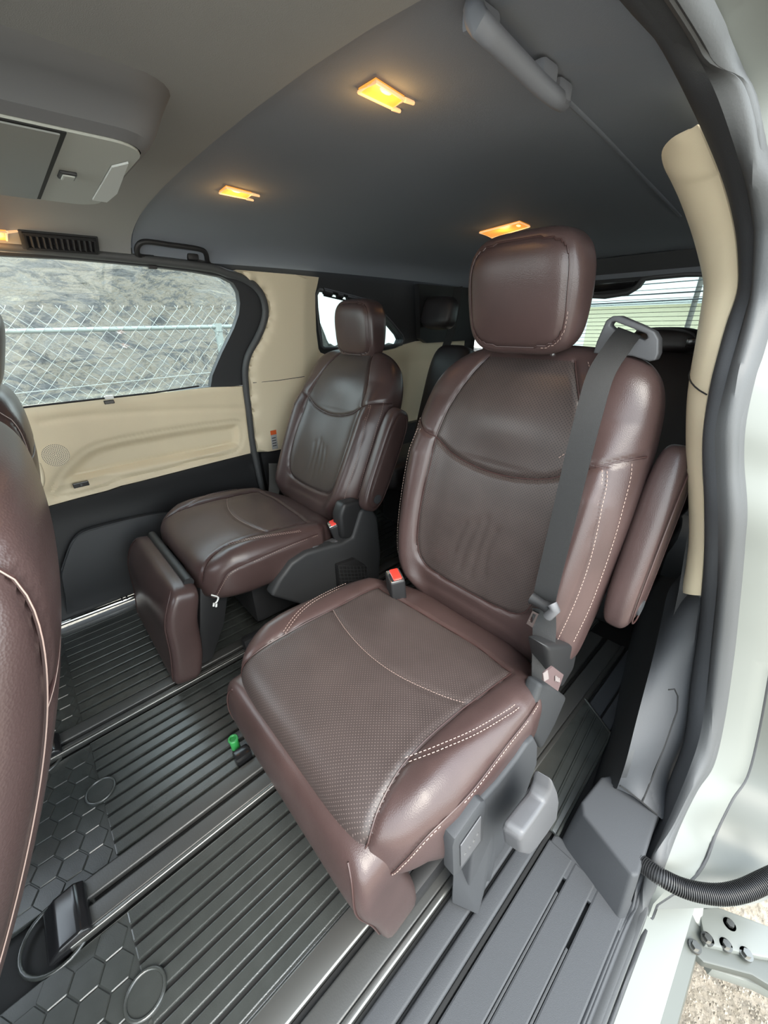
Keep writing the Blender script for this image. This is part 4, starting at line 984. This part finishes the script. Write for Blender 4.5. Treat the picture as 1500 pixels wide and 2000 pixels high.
    V, F = LL.vf(); LR = link('leg_rest', V, F, 'leather', T, True)
    for ee in (e_, e2):
        pm = MB(); pm.add(*tube(np.array(ee), .0016, 6)); pm.build('leg_rest_piping', 'piping', LR)
    hk = -.03 if leg < 8 else .008
    # hinge cover and fabric gusset behind the leg rest
    pm = MB(); pm.add(*tube([ltop+X*-.19+lU*hk-lN*.010, ltop+X*.19+lU*hk-lN*.010], .014, 10)); auto(pm.build('hinge_cover', 'blk', T), 60)
    gus = [ltop-lN*.04-lU*.02, ltop-lN*.125-lU*.03, ltop-lN*.115-lU*.16, ltop-lN*.08-lU*.28, ltop-lN*.04-lU*.29]
    pm = MB(); pm.add(*bev(prism3([p-X*.19 for p in gus], X*.38), .006, 2)); auto(pm.build('fabric_gusset', 'blk', T), 50)
    # ---------------- base and side shields
    pm = MB(); pm.add(*rbox(w3(0, .50, .18), (.34, .40, .22), .02)); auto(pm.build('seat_base', 'blk', T), 50)
    for sx in (-1, 1):
        pm = MB(); pm.add(*rbox(w3(sx*.200, .45, .044), (.03, .44, .05), .008)); auto(pm.build('rail_slider', 'blk', T), 50)
    return T, w3, X, U, N, H, BR
NEAR, n3, nX, nU, nN, nH, nBR = captain_seat(-.437, 0.0, 1, 13.5, -8, 'near brown leather captain seat with perforated cushion and its belt across the back', {'hr': .002, 'hn': .092})
FAR, f3, fX, fU, fN, fH, fBR = captain_seat(-1.245, .065, -1, 27.0, 13, 'far brown leather captain seat reclined beside the beige pillar', {'hr': -.012})

# ---- armrests (folded up beside the backrests)
def armrest(seat, H, X, U, N, side, t0, off):
    c = H+X*side+U*t0+N*off
    A = pillow(c, (N, X*(1 if side > 0 else -1), U), .048, .030, .178, .62, 4.0, 46, 70, lambda t: (1.0+.05*t, 1.0))
    seam = np.array([c+N*(.035*spow(np.cos(a), .7))+U*(.160*spow(np.sin(a), .5))+X*(1 if side > 0 else -1)*.026 for a in np.linspace(0, 2*math.pi, 100)])
    A.groove([seam], .003, .003); V, F = A.vf(); o = link('armrest', V, F, 'leather', seat, True)
    mb = MB(); mb.add(*tube(seam[:-1]+X*(1 if side > 0 else -1)*.0012, .0014, 5, closed=True)); mb.build('armrest_piping', 'piping', o)
    mb = MB(); mb.add(*disc(c-U*.128-N*.004+X*(.026 if side > 0 else -.026), .016, .004*1.0, 24, X*(1 if side > 0 else -1))); auto(mb.build('pivot_cap', 'trim_g', o), 40)
    return o
armrest(NEAR, nH, nX, nU, nN, .290, .280, -.03)
armrest(FAR, fH, fX, fU, fN, -.297, .235, .015)

# ---- near seat: outboard side shield, foot, switch panel, recline lever
xs = -.162
pl_ = [PX(u, v, xs) for u, v in [(938, 1570), (975, 1530), (1010, 1485), (1032, 1452), (1044, 1440), (1051, 1455), (1050, 1490), (1030, 1545), (1010, 1590), (990, 1640), (975, 1690), (960, 1735), (935, 1775), (912, 1775), (920, 1700)]]
for p in pl_: p[2] = max(p[2], .020)
mb = MB(); mb.add(*bev(prism3(pl_, (-.035, 0, 0)), .006, 3)); SH = mb.build('side_shield', 'trim_g', NEAR); auto(SH, 45)
ft = [PX(884, 1700, -.19), PX(918, 1640, -.185), PX(948, 1590, -.17), PX(962, 1640, -.16), PX(950, 1740, -.155), PZ(928, 1780, .019), PZ(880, 1766, .019)]
mb = MB(); mb.add(*bev(prism3(ft, (-.012, .055, 0)), .006, 3)); auto(mb.build('foot_cover', 'trim_g', NEAR), 45)
sp_ = [PX(u, v, -.158) for u, v in [(884, 1655), (888, 1640), (940, 1566), (947, 1564), (949, 1572), (944, 1640), (897, 1705), (886, 1712)]]
mb = MB(); mb.add(*bev(prism3(sp_, (-.02, 0, 0)), .003, 2)); SWP = mb.build('switch_panel', 'trim_g', NEAR); auto(SWP, 40)
si = [PX(u, v, -.1575) for u, v in [(898, 1650), (938, 1592), (937, 1640), (899, 1692)]]
mb = MB(); mb.add(*bev(prism3(si, (.002, 0, 0)), .0008, 1)); mb.build('switch_plate', 'grey_pl', SWP)
for u, v in ((908, 1668), (917, 1655), (925, 1643), (932, 1630)):
    mb = MB(); mb.add(*disc(PX(u, v, -.1555), .0028, .001, 10, (1, 0, 0))); mb.build('switch_dot', 'dot', SWP)
lv = smooth_path([PX(1056, 1520, -.138), PX(1050, 1570, -.118), PX(1030, 1600, -.112), PX(1000, 1625, -.112), PX(985, 1630, -.114)], 24)
V_, F_ = [], []
mb = MB()
hn = [PX(u, v, -.125) for u, v in [(978, 1618), (985, 1602), (1010, 1570), (1030, 1545), (1038, 1525), (1042, 1500), (1055, 1525), (1060, 1545), (1058, 1580), (1035, 1612), (1015, 1636), (1000, 1648), (982, 1642)]]
mb.add(*bev(prism3(hn, (.028, .006, 0)), .008, 3)); auto(mb.build('recline_lever', 'grey_pl', NEAR), 50)
# lower rear cover where the belt is anchored
bc = [PX(u, v, -.19) for u, v in [(1068, 1262), (1132, 1258), (1122, 1305), (1098, 1345), (1076, 1318)]]
mb = MB(); mb.add(*bev(prism3(bc, (-.04, 0, 0)), .010, 3)); auto(mb.build('recliner_cover', 'blk', NEAR), 50)
bc = [PX(u, v, -.185) for u, v in [(1044, 1440), (1038, 1392), (1060, 1335), (1080, 1340), (1108, 1362), (1085, 1415), (1058, 1465)]]
mb = MB(); mb.add(*bev(prism3(bc, (-.03, 0, 0)), .010, 3)); auto(mb.build('rear_side_cover', 'trim', NEAR), 50)
# belt guide on the near shoulder
gy = .80
go = [PY(u, v, gy) for u, v in [(1158, 690), (1165, 668), (1183, 626), (1196, 617), (1210, 617), (1255, 636), (1278, 648), (1286, 662), (1286, 690), (1280, 704), (1268, 706), (1235, 696)]]
gh = [PY(u, v, gy) for u, v in [(1190, 636), (1194, 629), (1200, 628), (1262, 652), (1265, 660), (1258, 665), (1200, 644)]]
V, F = sheet([(p[0], p[2]) for p in go], [[(p[0], p[2]) for p in gh]], lambda a, b: np.array([a, gy, b]), (0, .022, 0), None)
mb = MB(); mb.add(*bev((V, F), .004, 3)); o = mb.build('belt_guide', 'grey_pl', nBR); auto(o, 45)
tag(o, 'light grey belt guide loop')

# ================================================================== BELTS AND BUCKLES
def ribbon(path, wdir, w, th=.0016):
    P = smooth_path(path, 60); D = smooth_path(wdir, 60); D /= np.linalg.norm(D, axis=1, keepdims=True)
    V = []; F = []
    for i in range(60):
        t = P[min(i+1, 59)]-P[max(i-1, 0)]; t /= np.linalg.norm(t); d = D[i]-t*np.dot(D[i], t); d /= np.linalg.norm(d); nn = np.cross(t, d)
        for a, b in ((-.5, -.5), (.5, -.5), (.5, .5), (-.5, .5)): V.append(P[i]+d*w*a+nn*th*b)
    for i in range(59):
        for k in range(4): F.append([i*4+k, i*4+(k+1) % 4, (i+1)*4+(k+1) % 4, (i+1)*4+k])
    F += [[3, 2, 1, 0], [236, 237, 238, 239]]
    return V, F
SB = thing('seat_belt', (-.25, .62, .4), 'black seat belt hanging down the near backrest from its grey guide', 'seat belt')
bp_ = [PY(1230, 648, .815), PY(1226, 652, .79), PY(1205, 680, .745), PY(1173, 732, .70), PY(1150, 810, .665), PY(1126, 904, .64), PY(1092, 1047, .612), PY(1066, 1155, .59), PY(1062, 1190, .585)]
wd = [(1, 0, -.35)]*3+[(1, 0, -.22)]*3+[(1, 0, -.25)]*3
auto(link('webbing', *ribbon(np.array(bp_), np.array(wd, float), .040), 'belt', SB), 60)
bp2 = [PY(1062, 1190, .585), PY(1063, 1230, .58), PY(1060, 1280, .57), PY(1055, 1330, .56), PY(1050, 1372, .55)]
wd2 = [(1, .2, -.2), (.4, .9, 0), (.15, 1, 0), (.1, 1, 0), (.1, 1, 0)]
auto(link('lap_webbing', *ribbon(np.array(bp2), np.array(wd2, float), .040), 'belt', SB), 60)
mb = MB(); a, b = PY(1038, 1168, .575), PY(1078, 1192, .575); mb.add(*tube([a, a*.5+b*.5, b], [.011, .009, .012], 10)); auto(mb.build('latch_plate', 'blk', SB), 60)
mb = MB(); mb.add(*tube([PY(1078, 1180, .57), PY(1084, 1190, .568), PY(1070, 1203, .57)], .009, 10)); auto(mb.build('latch_corner', 'grey_pl', SB), 60)
tp_ = [PY(u, v, .57) for u, v in [(1040, 1193), (1052, 1199), (1040, 1226), (1028, 1218)]]
hpn = [PY(u, v, .57) for u, v in [(1041, 1198), (1047, 1201), (1039, 1217), (1034, 1213)]]
V, F = sheet([(p[0], p[2]) for p in tp_], [[(p[0], p[2]) for p in hpn]], lambda a, b: np.array([a, .57, b]), (0, .003, 0), None); link('tongue', V, F, 'chrome', SB)
TG = thing('belt_tag', PX(1080, 1322, -.165), 'small folded mauve fabric tag with white print beside the near belt anchor', 'tag')
tg = [PX(u, v, -.160) for u, v in [(1063, 1315), (1080, 1302), (1101, 1318), (1090, 1350), (1062, 1330)]]
mb = MB(); mb.add(*prism3(tg, (-.003, 0, 0))); mb.build('tag_cloth', 'tag', TG)
mb = MB(); mb.add(*prism3([PX(u, v, -.158) for u, v in [(1061, 1316), (1070, 1309), (1072, 1326), (1063, 1331)]], (-.001, 0, 0))); mb.build('tag_fold', 'tag_lt', TG)
mb = MB()
for k in range(3): mb.add(*prism3([PX(u, v, -.158) for u, v in [(1085+k*3, 1321+k*2), (1087+k*3, 1320+k*2), (1088+k*3, 1330+k*1), (1085+k*3, 1331+k*1)]], (-.001, 0, 0)))
mb.build('tag_print', 'tag_lt', TG)
def buckle(label, base, up, face, s=1.0):
    T = thing('seat_belt_buckle', base, label, 'buckle', 'red-button belt buckles')
    up = np.asarray(up, float); up /= np.linalg.norm(up); fx = np.asarray(face, float); fx -= up*np.dot(fx, up); fx /= np.linalg.norm(fx); sd = np.cross(up, fx); Rm = np.stack([sd, fx, up], 1)
    mb = MB(); mb.add(*rbox(np.asarray(base)+up*.04*s, (.036*s, .026*s, .075*s), .006, 3, Rm)); auto(mb.build('buckle_body', 'blk', T), 50)
    mb = MB(); mb.add(*rbox(np.asarray(base)+up*.076*s, (.033*s, .023*s, .008), .003, 2, Rm)); auto(mb.build('buckle_rim', 'chrome', T), 50)
    mb = MB(); mb.add(*rbox(np.asarray(base)+up*.079*s-fx*.002, (.027*s, .015*s, .008), .003, 2, Rm)); auto(mb.build('release_button', 'red', T), 50)
    mb = MB(); mb.add(*rbox(np.asarray(base)-up*.04*s, (.03*s, .012, .16), .003, 1, Rm)); mb.build('stalk', 'blk', T)
    return T
buckle('seat belt buckle with red button at the inner side of the near seat', PY(778, 1190, .56), (.0, -.10, 1), (-.5, -1, 0), 1.45)
buckle('seat belt buckle with red button at the inner side of the far seat', PX(668, 1068, -1.0), (-.12, -.25, 1), (-.4, -1, 0), 1.3)
# ---- far seat: inboard side cover with mesh cup pocket, belt lap
xf = -.955
sc_ = [PX(u, v, xf) for u, v in [(530, 1165), (545, 1135), (570, 1100), (600, 1080), (640, 1068), (668, 1062), (690, 1050), (705, 1000), (722, 985), (738, 1010), (745, 1080), (740, 1150), (700, 1172), (600, 1185)]]
mb = MB(); mb.add(*bev(prism3(sc_, (-.045, 0, 0)), .012, 3)); auto(mb.build('inner_side_cover', 'trim', FAR), 50)
up_ = [PX(u, v, xf-.01) for u, v in [(664, 1010), (672, 985), (700, 978), (725, 985), (735, 1020), (715, 1048), (690, 1058), (668, 1052)]]
mb = MB(); mb.add(*bev(prism3(up_, (-.05, 0, 0)), .014, 3)); auto(mb.build('recliner_cover', 'blk', FAR), 50)
lt_ = [PX(u, v, xf-.02) for u, v in [(598, 1088), (612, 1068), (640, 1064), (660, 1056), (664, 1075), (640, 1082), (615, 1092)]]
mb = MB(); mb.add(*bev(prism3(lt_, (-.03, 0, 0)), .004, 2)); auto(mb.build('cover_top', 'grey_pl', FAR), 50)
mpb = [PX(u, v, -.935) for u, v in [(660, 1105), (695, 1092), (716, 1105), (716, 1150), (695, 1160), (664, 1155)]]
mb = MB(); mb.add(*bev(prism3(mpb, (-.02, 0, 0)), .004, 2)); MP = auto(mb.build('mesh_pocket', 'blk', FAR), 50)
mb = MB()
for k in range(8):
    t = k/7; a = mpb[0]*(1-t)+mpb[5]*t; b = mpb[2]*(1-t)+mpb[3]*t; mb.add(*tube([a+[.002, 0, 0], (a+b)/2+[.004, 0, 0], b+[.002, 0, 0]], .0013, 5))
for k in range(9):
    t = k/8; a = mpb[0]*(1-t)+mpb[2]*t; b = mpb[5]*(1-t)+mpb[3]*t; mb.add(*tube([a+[.003, 0, 0], b+[.003, .012, 0]], .0013, 5))
mb.build('netting', 'trim', MP)['kind'] = 'stuff'
FB = thing('seat_belt', PY(540, 985, .66), 'grey lap belt lying beside the far seat at the pillar', 'seat belt')
auto(link('webbing', *ribbon(np.array([PX(535, 905, -1.55), PX(536, 950, -1.53), PX(532, 985, -1.50), PX(548, 1000, -1.44), PX(562, 985, -1.42)]), np.array([(.2, 1, 0)]*3+[(.5, .6, .6)]*2, float), .046), 'belt_g', FB), 60)
# ---- small things on the floor side
CL_ = thing('cable_clip', PX(421, 1176, -1.03), 'tiny white earphone-like clip on the side of the far leg rest', 'clip')
px_ = lambda u, v: PX(u, v, -1.018)
mb = MB(); mb.add(*tube(smooth_path([px_(413, 1162), px_(420, 1164), px_(426, 1166), px_(425, 1173), px_(421, 1178)], 16), .0026, 6)); auto(mb.build('clip_wire', 'white', CL_), 60)
for q in ((417, 1184), (422, 1185)):
    mb = MB(); mb.add(*tube([px_(q[0]+1, q[1]-6), px_(*q)], .003, 8)); auto(mb.build('clip_bud', 'white', CL_), 60)
GP = thing('green_cap', PZ(462, 1462, .0), 'small green cap on a black base beside the near leg rest', 'cap')
g0 = PZ(461, 1460, .012); mb = MB(); mb.add(*tube([g0+[0, 0, 0], g0+[-.006, .0, .028]], .011, 16)); mb.add(*ring(g0+[-.006, 0, .028], .010, .003, 20, 6)); auto(mb.build('cap_shell', 'green', GP), 50)
mb = MB(); mb.add(*rbox(PZ(474, 1476, .018), (.03, .04, .035), .006)); auto(mb.build('bottle_neck', 'blk_gloss', GP), 50)

# ================================================================== FRONT SEATS (rear faces) AND THIRD ROW
def front_seat(label, cx, cy, tilt_, hoff, zc=.63):
    T = thing('front_seat', (cx, cy-.25, 0), label, 'seat', 'front seats')
    t_ = rad(tilt_); U_ = np.array([0, math.sin(t_), math.cos(t_)]); N_ = np.array([0, math.cos(t_), -math.sin(t_)]); X_ = np.array([1., 0, 0])
    c = np.array([cx, cy-.135, zc])
    B_ = pillow(c, (X_, N_, U_), .255, .075, .345, .68, 4.2, 80, 150, lambda t: (1.0-.14*max(0, t)**3-.05*max(0, -t), 1.0-.10*t), lambda t: .020*(1-t*t), 3.2)
    prm_ = (B_.G-c)@X_
    def bpt(lx, t):
        tcs = (B_.G.mean(1)-c)@U_; i = int(np.clip(np.searchsorted(tcs, t)-1, 0, len(tcs)-2)); fr_ = (t-tcs[i])/(tcs[i+1]-tcs[i]); o_ = []
        for ii in (i, i+1):
            g = B_.G[ii]; k = np.where((g-c)@N_ > 0.0)[0]; k = k[np.argsort(prm_[ii, k])]; o_.append(np.array([np.interp(lx, prm_[ii, k], g[k, q]) for q in range(3)]))
        return o_[0]*(1-fr_)+o_[1]*fr_
    ln = [np.array([bpt(a, b) for a, b in smooth_path([(p, q, 0) for p, q in P], 60)[:, :2]]) for P in ([(-.18, .325), (-.195, .22), (-.215, .12), (-.225, 0), (-.22, -.2)], [(.18, .325), (.195, .22), (.215, .12), (.225, 0), (.22, -.2)], [(-.195, .22), (-.1, .235), (0, .24), (.1, .235), (.195, .22)])]
    B_.groove(ln, .005, .005); V, F = B_.vf(); BK = link('backrest', V, F, 'leather', T, True)
    pm = MB()
    for l_ in ln: pm.add(*tube(l_-N_*.002, .0014, 6))
    pm.build('seam_piping', 'piping', BK)
    pm = MB()
    for l_ in ln:
        pm.add(*tube(l_-N_*.0012+X_*.0025, .0004, 5))
    pm.build('stitching', 'thread', BK)['kind'] = 'stuff'
    hc = c+U_*.418+N_*hoff; HP = pillow(hc, (X_, N_, U_), .125, .055, .095, .6, 3.6, 34, 60, lambda t: (1-.08*max(0, t)**2, 1)); V, F = HP.vf(); HR_ = link('headrest', V, F, 'leather', T, True)
    for sx in (-.05, .05):
        pm = MB(); pm.add(*tube([hc+X_*sx-U_*.07, hc+X_*sx-U_*.15], .006, 8)); auto(pm.build('headrest_post', 'chrome', HR_), 60)
    pm = MB(); pm.add(*rbox((cx, cy-.52, .30), (.48, .50, .16), .05, 4)); auto(pm.build('seat_cushion', 'leather', T), 60)
    pm = MB(); pm.add(*rbox((cx, cy-.56, .11), (.24, .40, .22), .03, 3)); auto(pm.build('seat_base', 'blk', T), 60)
    return T
front_seat('brown leather front seat back looming at the near left edge', -.46, -.072, 30, -.16)
front_seat('brown leather front passenger seat beside the far window', -1.27, -.018, 20, -.035, .565)
def third(label, cx, w, yb=1.50):
    T = thing('rear_bench_seat', (cx, yb, 0), label, 'seat', 'third-row bench sections')
    t_ = rad(18); U_ = np.array([0, math.sin(t_), math.cos(t_)]); N_ = np.array([0, -math.cos(t_), math.sin(t_)]); X_ = np.array([1., 0, 0])
    L_ = pillow((cx, yb+.16, .58), (X_, N_, U_), w, .07, .30, .5, 4.5, 30, 60); V, F = L_.vf(); link('backrest', V, F, 'dkseat', T, True)
    L_ = pillow((cx, yb-.10, .32), (X_, np.array([0, 0, 1.]), np.array([0, -1., 0])), w, .08, .25, .5, 4.5, 30, 60); V, F = L_.vf(); link('seat_cushion', V, F, 'dkseat', T, True)
    pm = MB(); pm.add(*rbox((cx, yb, .12), (w*1.7, .4, .24), .02)); auto(pm.build('seat_base', 'blk', T), 60)
    return T, U_, N_
T3, _, _ = third('dark third-row seat section behind the near seat', -.46, .26); third('dark third-row seat section in the middle', -.98, .26); T5, _, _ = third('dark third-row seat section by the far quarter window', -1.37, .13)
hc = PY(1300, 667, 1.80)
L_ = pillow(hc, (np.array([1., 0, 0]), np.array([0, -1., .2]), np.array([0, .2, 1.])), .115, .05, .045, .65, 3, 26, 40); V, F = L_.vf(); HRT = link('headrest', V, F, 'dkseat', T3, True); tag(HRT, 'folded black headrest with grey piping')
mb = MB(); mb.add(*tube(smooth_path([hc+[-.09, -.045, .035], hc+[0, -.05, .044], hc+[.08, -.045, .030], hc+[.105, -.04, 0]], 20), .004, 6)); auto(mb.build('headrest_piping', 'grey_pl', HRT), 60)
mb = MB(); mb.add(*rbox(hc+[.09, -.05, .0], (.03, .012, .03), .004)); auto(mb.build('release_button', 'blk_gloss', HRT), 50)
hc2 = PY(858, 612, 1.72)
L_ = pillow(hc2, (np.array([1., 0, 0]), np.array([0, -1., .2]), np.array([0, .2, 1.])), .10, .05, .075, .6, 3.4, 26, 40); V, F = L_.vf(); link('headrest', V, F, 'dkseat', T5, True)
RB = thing('seat_belt', PX(865, 690, -1.50), 'dark third-row belt running down the beige quarter trim', 'seat belt')
auto(link('webbing', *ribbon(np.array([PX(895, 560, -1.42), PX(885, 630, -1.46), PX(870, 680, -1.49), PX(850, 725, -1.50), PX(842, 800, -1.50)]), np.array([(.3, 1, 0)]*5, float), .05), 'belt', RB), 60)
# ================================================================== OUTSIDE
GZ = -.42
gv = [(x, y, GZ+.015*random.uniform(-1, 1)) for y in np.linspace(-4, 26, 60) for x in np.linspace(-4.4, 12, 50)]
gf = [[j*50+i, j*50+i+1, (j+1)*50+i+1, (j+1)*50+i] for j in range(59) for i in range(49)]
structure(link('ground', gv, gf, 'gravel', None, True), 'pale gravel ground outside the van', 'ground')
# loose pebbles by the sill
PB = MB()
for k in range(6500):
    x, y = random.uniform(.18, .75), random.uniform(.25, .95); s = random.uniform(.0018, .0048)
    bm_v = [(x+s*a*random.uniform(.6, 1.2), y+s*b*random.uniform(.6, 1.2), GZ+.012+s*c*random.uniform(.5, 1)) for a, b, c in ((1, 0, 0), (-1, 0, 0), (0, 1, 0), (0, -1, 0), (0, 0, 1), (0, 0, -1))]
    PB.add(bm_v, [[0, 2, 4], [2, 1, 4], [1, 3, 4], [3, 0, 4], [2, 0, 5], [1, 2, 5], [3, 1, 5], [0, 3, 5]])
o = PB.build('loose_gravel', 'gravel'); tag(o, 'loose tan gravel on the ground below the sill', 'gravel', kind='stuff')
# hillside
from mathutils import noise as mnoise
def hill_h(x, y):
    d = max(0, -3.9-x); b = .62*d**1.02
    crest = 6.5*min(1, max(0, (.70-y/max(.1, -x))/.16))
    b = min(b, crest) if crest > .2 else min(b, .2)
    q = Vector((x*.7, y*.7, 0)); f = mnoise.fractal(q, 1.0, 2.0, 6)*.35+mnoise.fractal(Vector((x*.3+y*1.0, y*.5-x*.8, 3)), 1.0, 2.1, 5)*.28
    return GZ+b+f*min(1, d*.6)
hx = np.r_[np.linspace(-3.7, -9, 110), np.linspace(-9.1, -18, 40)]; hy = np.linspace(-6, 14, 190)
hv = [(x, y, hill_h(x, y)) for y in hy for x in hx]; nx = len(hx)
hf = [[j*nx+i, j*nx+i+1, (j+1)*nx+i+1, (j+1)*nx+i] for j in range(len(hy)-1) for i in range(nx-1)]
hm = mat('hillside_rock', (.20, .19, .17), .9, grain=1.0, gscale=9, bdist=.08)
n_, l_ = nodes(hm); b_ = n_['Principled BSDF']; tcn = n_.new('ShaderNodeTexCoord'); mp_ = n_.new('ShaderNodeMapping'); mp_.inputs['Scale'].default_value = (1, .55, 1.6); mp_.inputs['Rotation'].default_value = (.5, .2, .4)
l_.new(tcn.outputs['Object'], mp_.inputs[0]); t1 = n_.new('ShaderNodeTexNoise'); t1.inputs['Scale'].default_value = 2.6; t1.inputs['Detail'].default_value = 12; t1.inputs['Roughness'].default_value = .80; t1.inputs['Distortion'].default_value = .8
l_.new(mp_.outputs[0], t1.inputs['Vector']); r_ = n_.new('ShaderNodeValToRGB'); l_.new(t1.outputs['Fac'], r_.inputs[0]); cr = r_.color_ramp
cr.elements[0].position = .36; cr.elements[0].color = (.011, .012, .013, 1); cr.elements[1].position = .68; cr.elements[1].color = (.17, .152, .116, 1)
for p_, c_ in ((.45, (.030, .032, .033, 1)), (.52, (.088, .078, .061, 1)), (.58, (.052, .054, .053, 1))): e_ = cr.elements.new(p_); e_.color = c_
l_.new(r_.outputs[0], b_.inputs['Base Color'])
o = link('hillside', hv, hf, hm, None, True); structure(o, 'rocky grey and tan hillside beyond the fence', 'hillside')
# chain link fence
FX = -3.05
FN = thing('chain_link_fence', (FX, 1.2, GZ), 'galvanised chain-link fence seen through the far door window', 'fence')
ztop = 1.075; zr = .985; pitch = .078; YE = 1.95
mb = MB(); mb.add(*tube([(FX-.02, -1.5, zr+.01), (FX-.02, YE, zr-.015)], .014, 10)); auto(mb.build('top_rail', 'galv2', FN), 60)
for yp in (1.20, -1.4, YE):
    mb = MB(); mb.add(*tube([(FX-.03, yp, GZ), (FX-.03, yp, zr)], .026, 12)); mb.add(*tube([(FX-.03, yp, zr-.04), (FX-.03, yp, zr+.012)], .031, 12)); auto(mb.build('post', 'galv2', FN), 60)
mb = MB(); mb.add(*tube([(FX+.01, -1.5, .66), (FX+.01, YE, .69)], .0022, 5)); mb.build('tension_wire', 'galv', FN)
wm = MB(); nwire = int((YE+1.2)/pitch)
for k in range(nwire):
    y0 = -1.2+k*pitch; P = []; z = ztop+.012; s = 1; P.append((FX, y0+pitch*.5-.012, z+.02)); 
    j = 0
    while z > .35:
        P.append((FX+.004*s, y0+(pitch*.5 if j % 2 == 0 else -pitch*.0)*1.0, z)); z -= pitch*.5; s = -s; j += 1
    wm.add(*tube(P, .0019, 4))
    P = [(p[0]-.008 if True else p[0], 2*(y0+pitch*.5)-p[1], p[2]) for p in P]; wm.add(*tube(P, .0019, 4))
tag(wm.build('wire_mesh', 'galv', FN), 'woven diamond wire mesh', kind='stuff')
# rear view: wall, building, poles and cables
BL = thing('cream_building', (-6, 22, GZ), 'pale cream building behind the rear window', 'building')
mb = MB(); mb.add(*rbox((-5.0, 24, .35), (9, 3, 1.9), .02)); mb.build('building_wall', 'cream', BL)
mb = MB(); mb.add(*rbox((-5.0, 23.9, 1.36), (9.3, 3.3, .14), .02)); mb.build('roof_slab', 'white', BL)
for k, (x, y) in enumerate(((-3.0, 13.0), (-10.0, 20.0))):
    PT = thing('utility_pole', (x, y, GZ), ('near wooden utility pole carrying the cables behind the rear window', 'distant wooden utility pole left of the rear window')[k], 'pole')
    mb = MB(); mb.add(*tube([(x, y, GZ), (x+.05, y, 4.2)], .06, 10)); auto(mb.build('pole_shaft', 'wood', PT), 60)
    mb = MB(); mb.add(*rbox((x, y, 2.0), (1.2, .08, .09), .01)); mb.build('crossarm', 'wood', PT)
for k, (z0, z1, lb_) in enumerate(((1.62, 1.70, 'thin overhead cable highest in the rear window'), (1.42, 1.46, 'thin overhead cable second from the top in the rear window'), (1.25, 1.30, 'thick overhead cable with splice in the rear window'))):
    mb = MB(); mb.add(*tube(smooth_path([(-14, 12.6, z0), (-6, 12.6, (z0+z1)/2-.04), (0, 12.6, z1), (4, 12.6, z1+.1)], 30), .012 if k < 2 else .018, 6)); o = auto(mb.build('overhead_cable', 'wirelt'), 60); tag(o, lb_, 'cable', 'overhead cables')
for k, (x, y, s) in enumerate(((-9.0, 10.0, 1.1), (-7.4, 14.5, .8), (-3.6, 20, .8))):
    TR = thing('roadside_tree', (x, y, GZ), ('tall pale tree behind the far quarter window', 'short bushy tree behind the far quarter window', 'small tree in front of the cream building')[k], 'tree', 'trees behind the van')
    mb = MB(); mb.add(*tube([(x, y, GZ), (x, y, GZ+1.2*s)], .08*s, 8)); mb.build('trunk', 'wood', TR)
    mb = MB()
    for j in range(260):
        a, b, c = np.random.normal(size=3); rr_ = s*.75*random.random()**.4; nr_ = math.sqrt(a*a+b*b+c*c); q = np.array([x+a/nr_*rr_, y+b/nr_*rr_, GZ+1.7*s+c/nr_*rr_]); d1 = np.random.normal(size=3)*.09*s; d2 = np.random.normal(size=3)*.09*s
        mb.add([q, q+d1, q+d1+d2, q+d2*.8], [[0, 1, 2, 3]])
    o = mb.build('foliage', 'tree', TR); o['kind'] = 'stuff'
# dash and firewall ahead of the front seats, so that light enters through the glass only
DS = structure(link('wall_front', *rbox((-.83, -1.22, .42), (1.66, .12, .86), .02), 'blk'), 'dashboard bulkhead ahead of the front seats', 'wall')
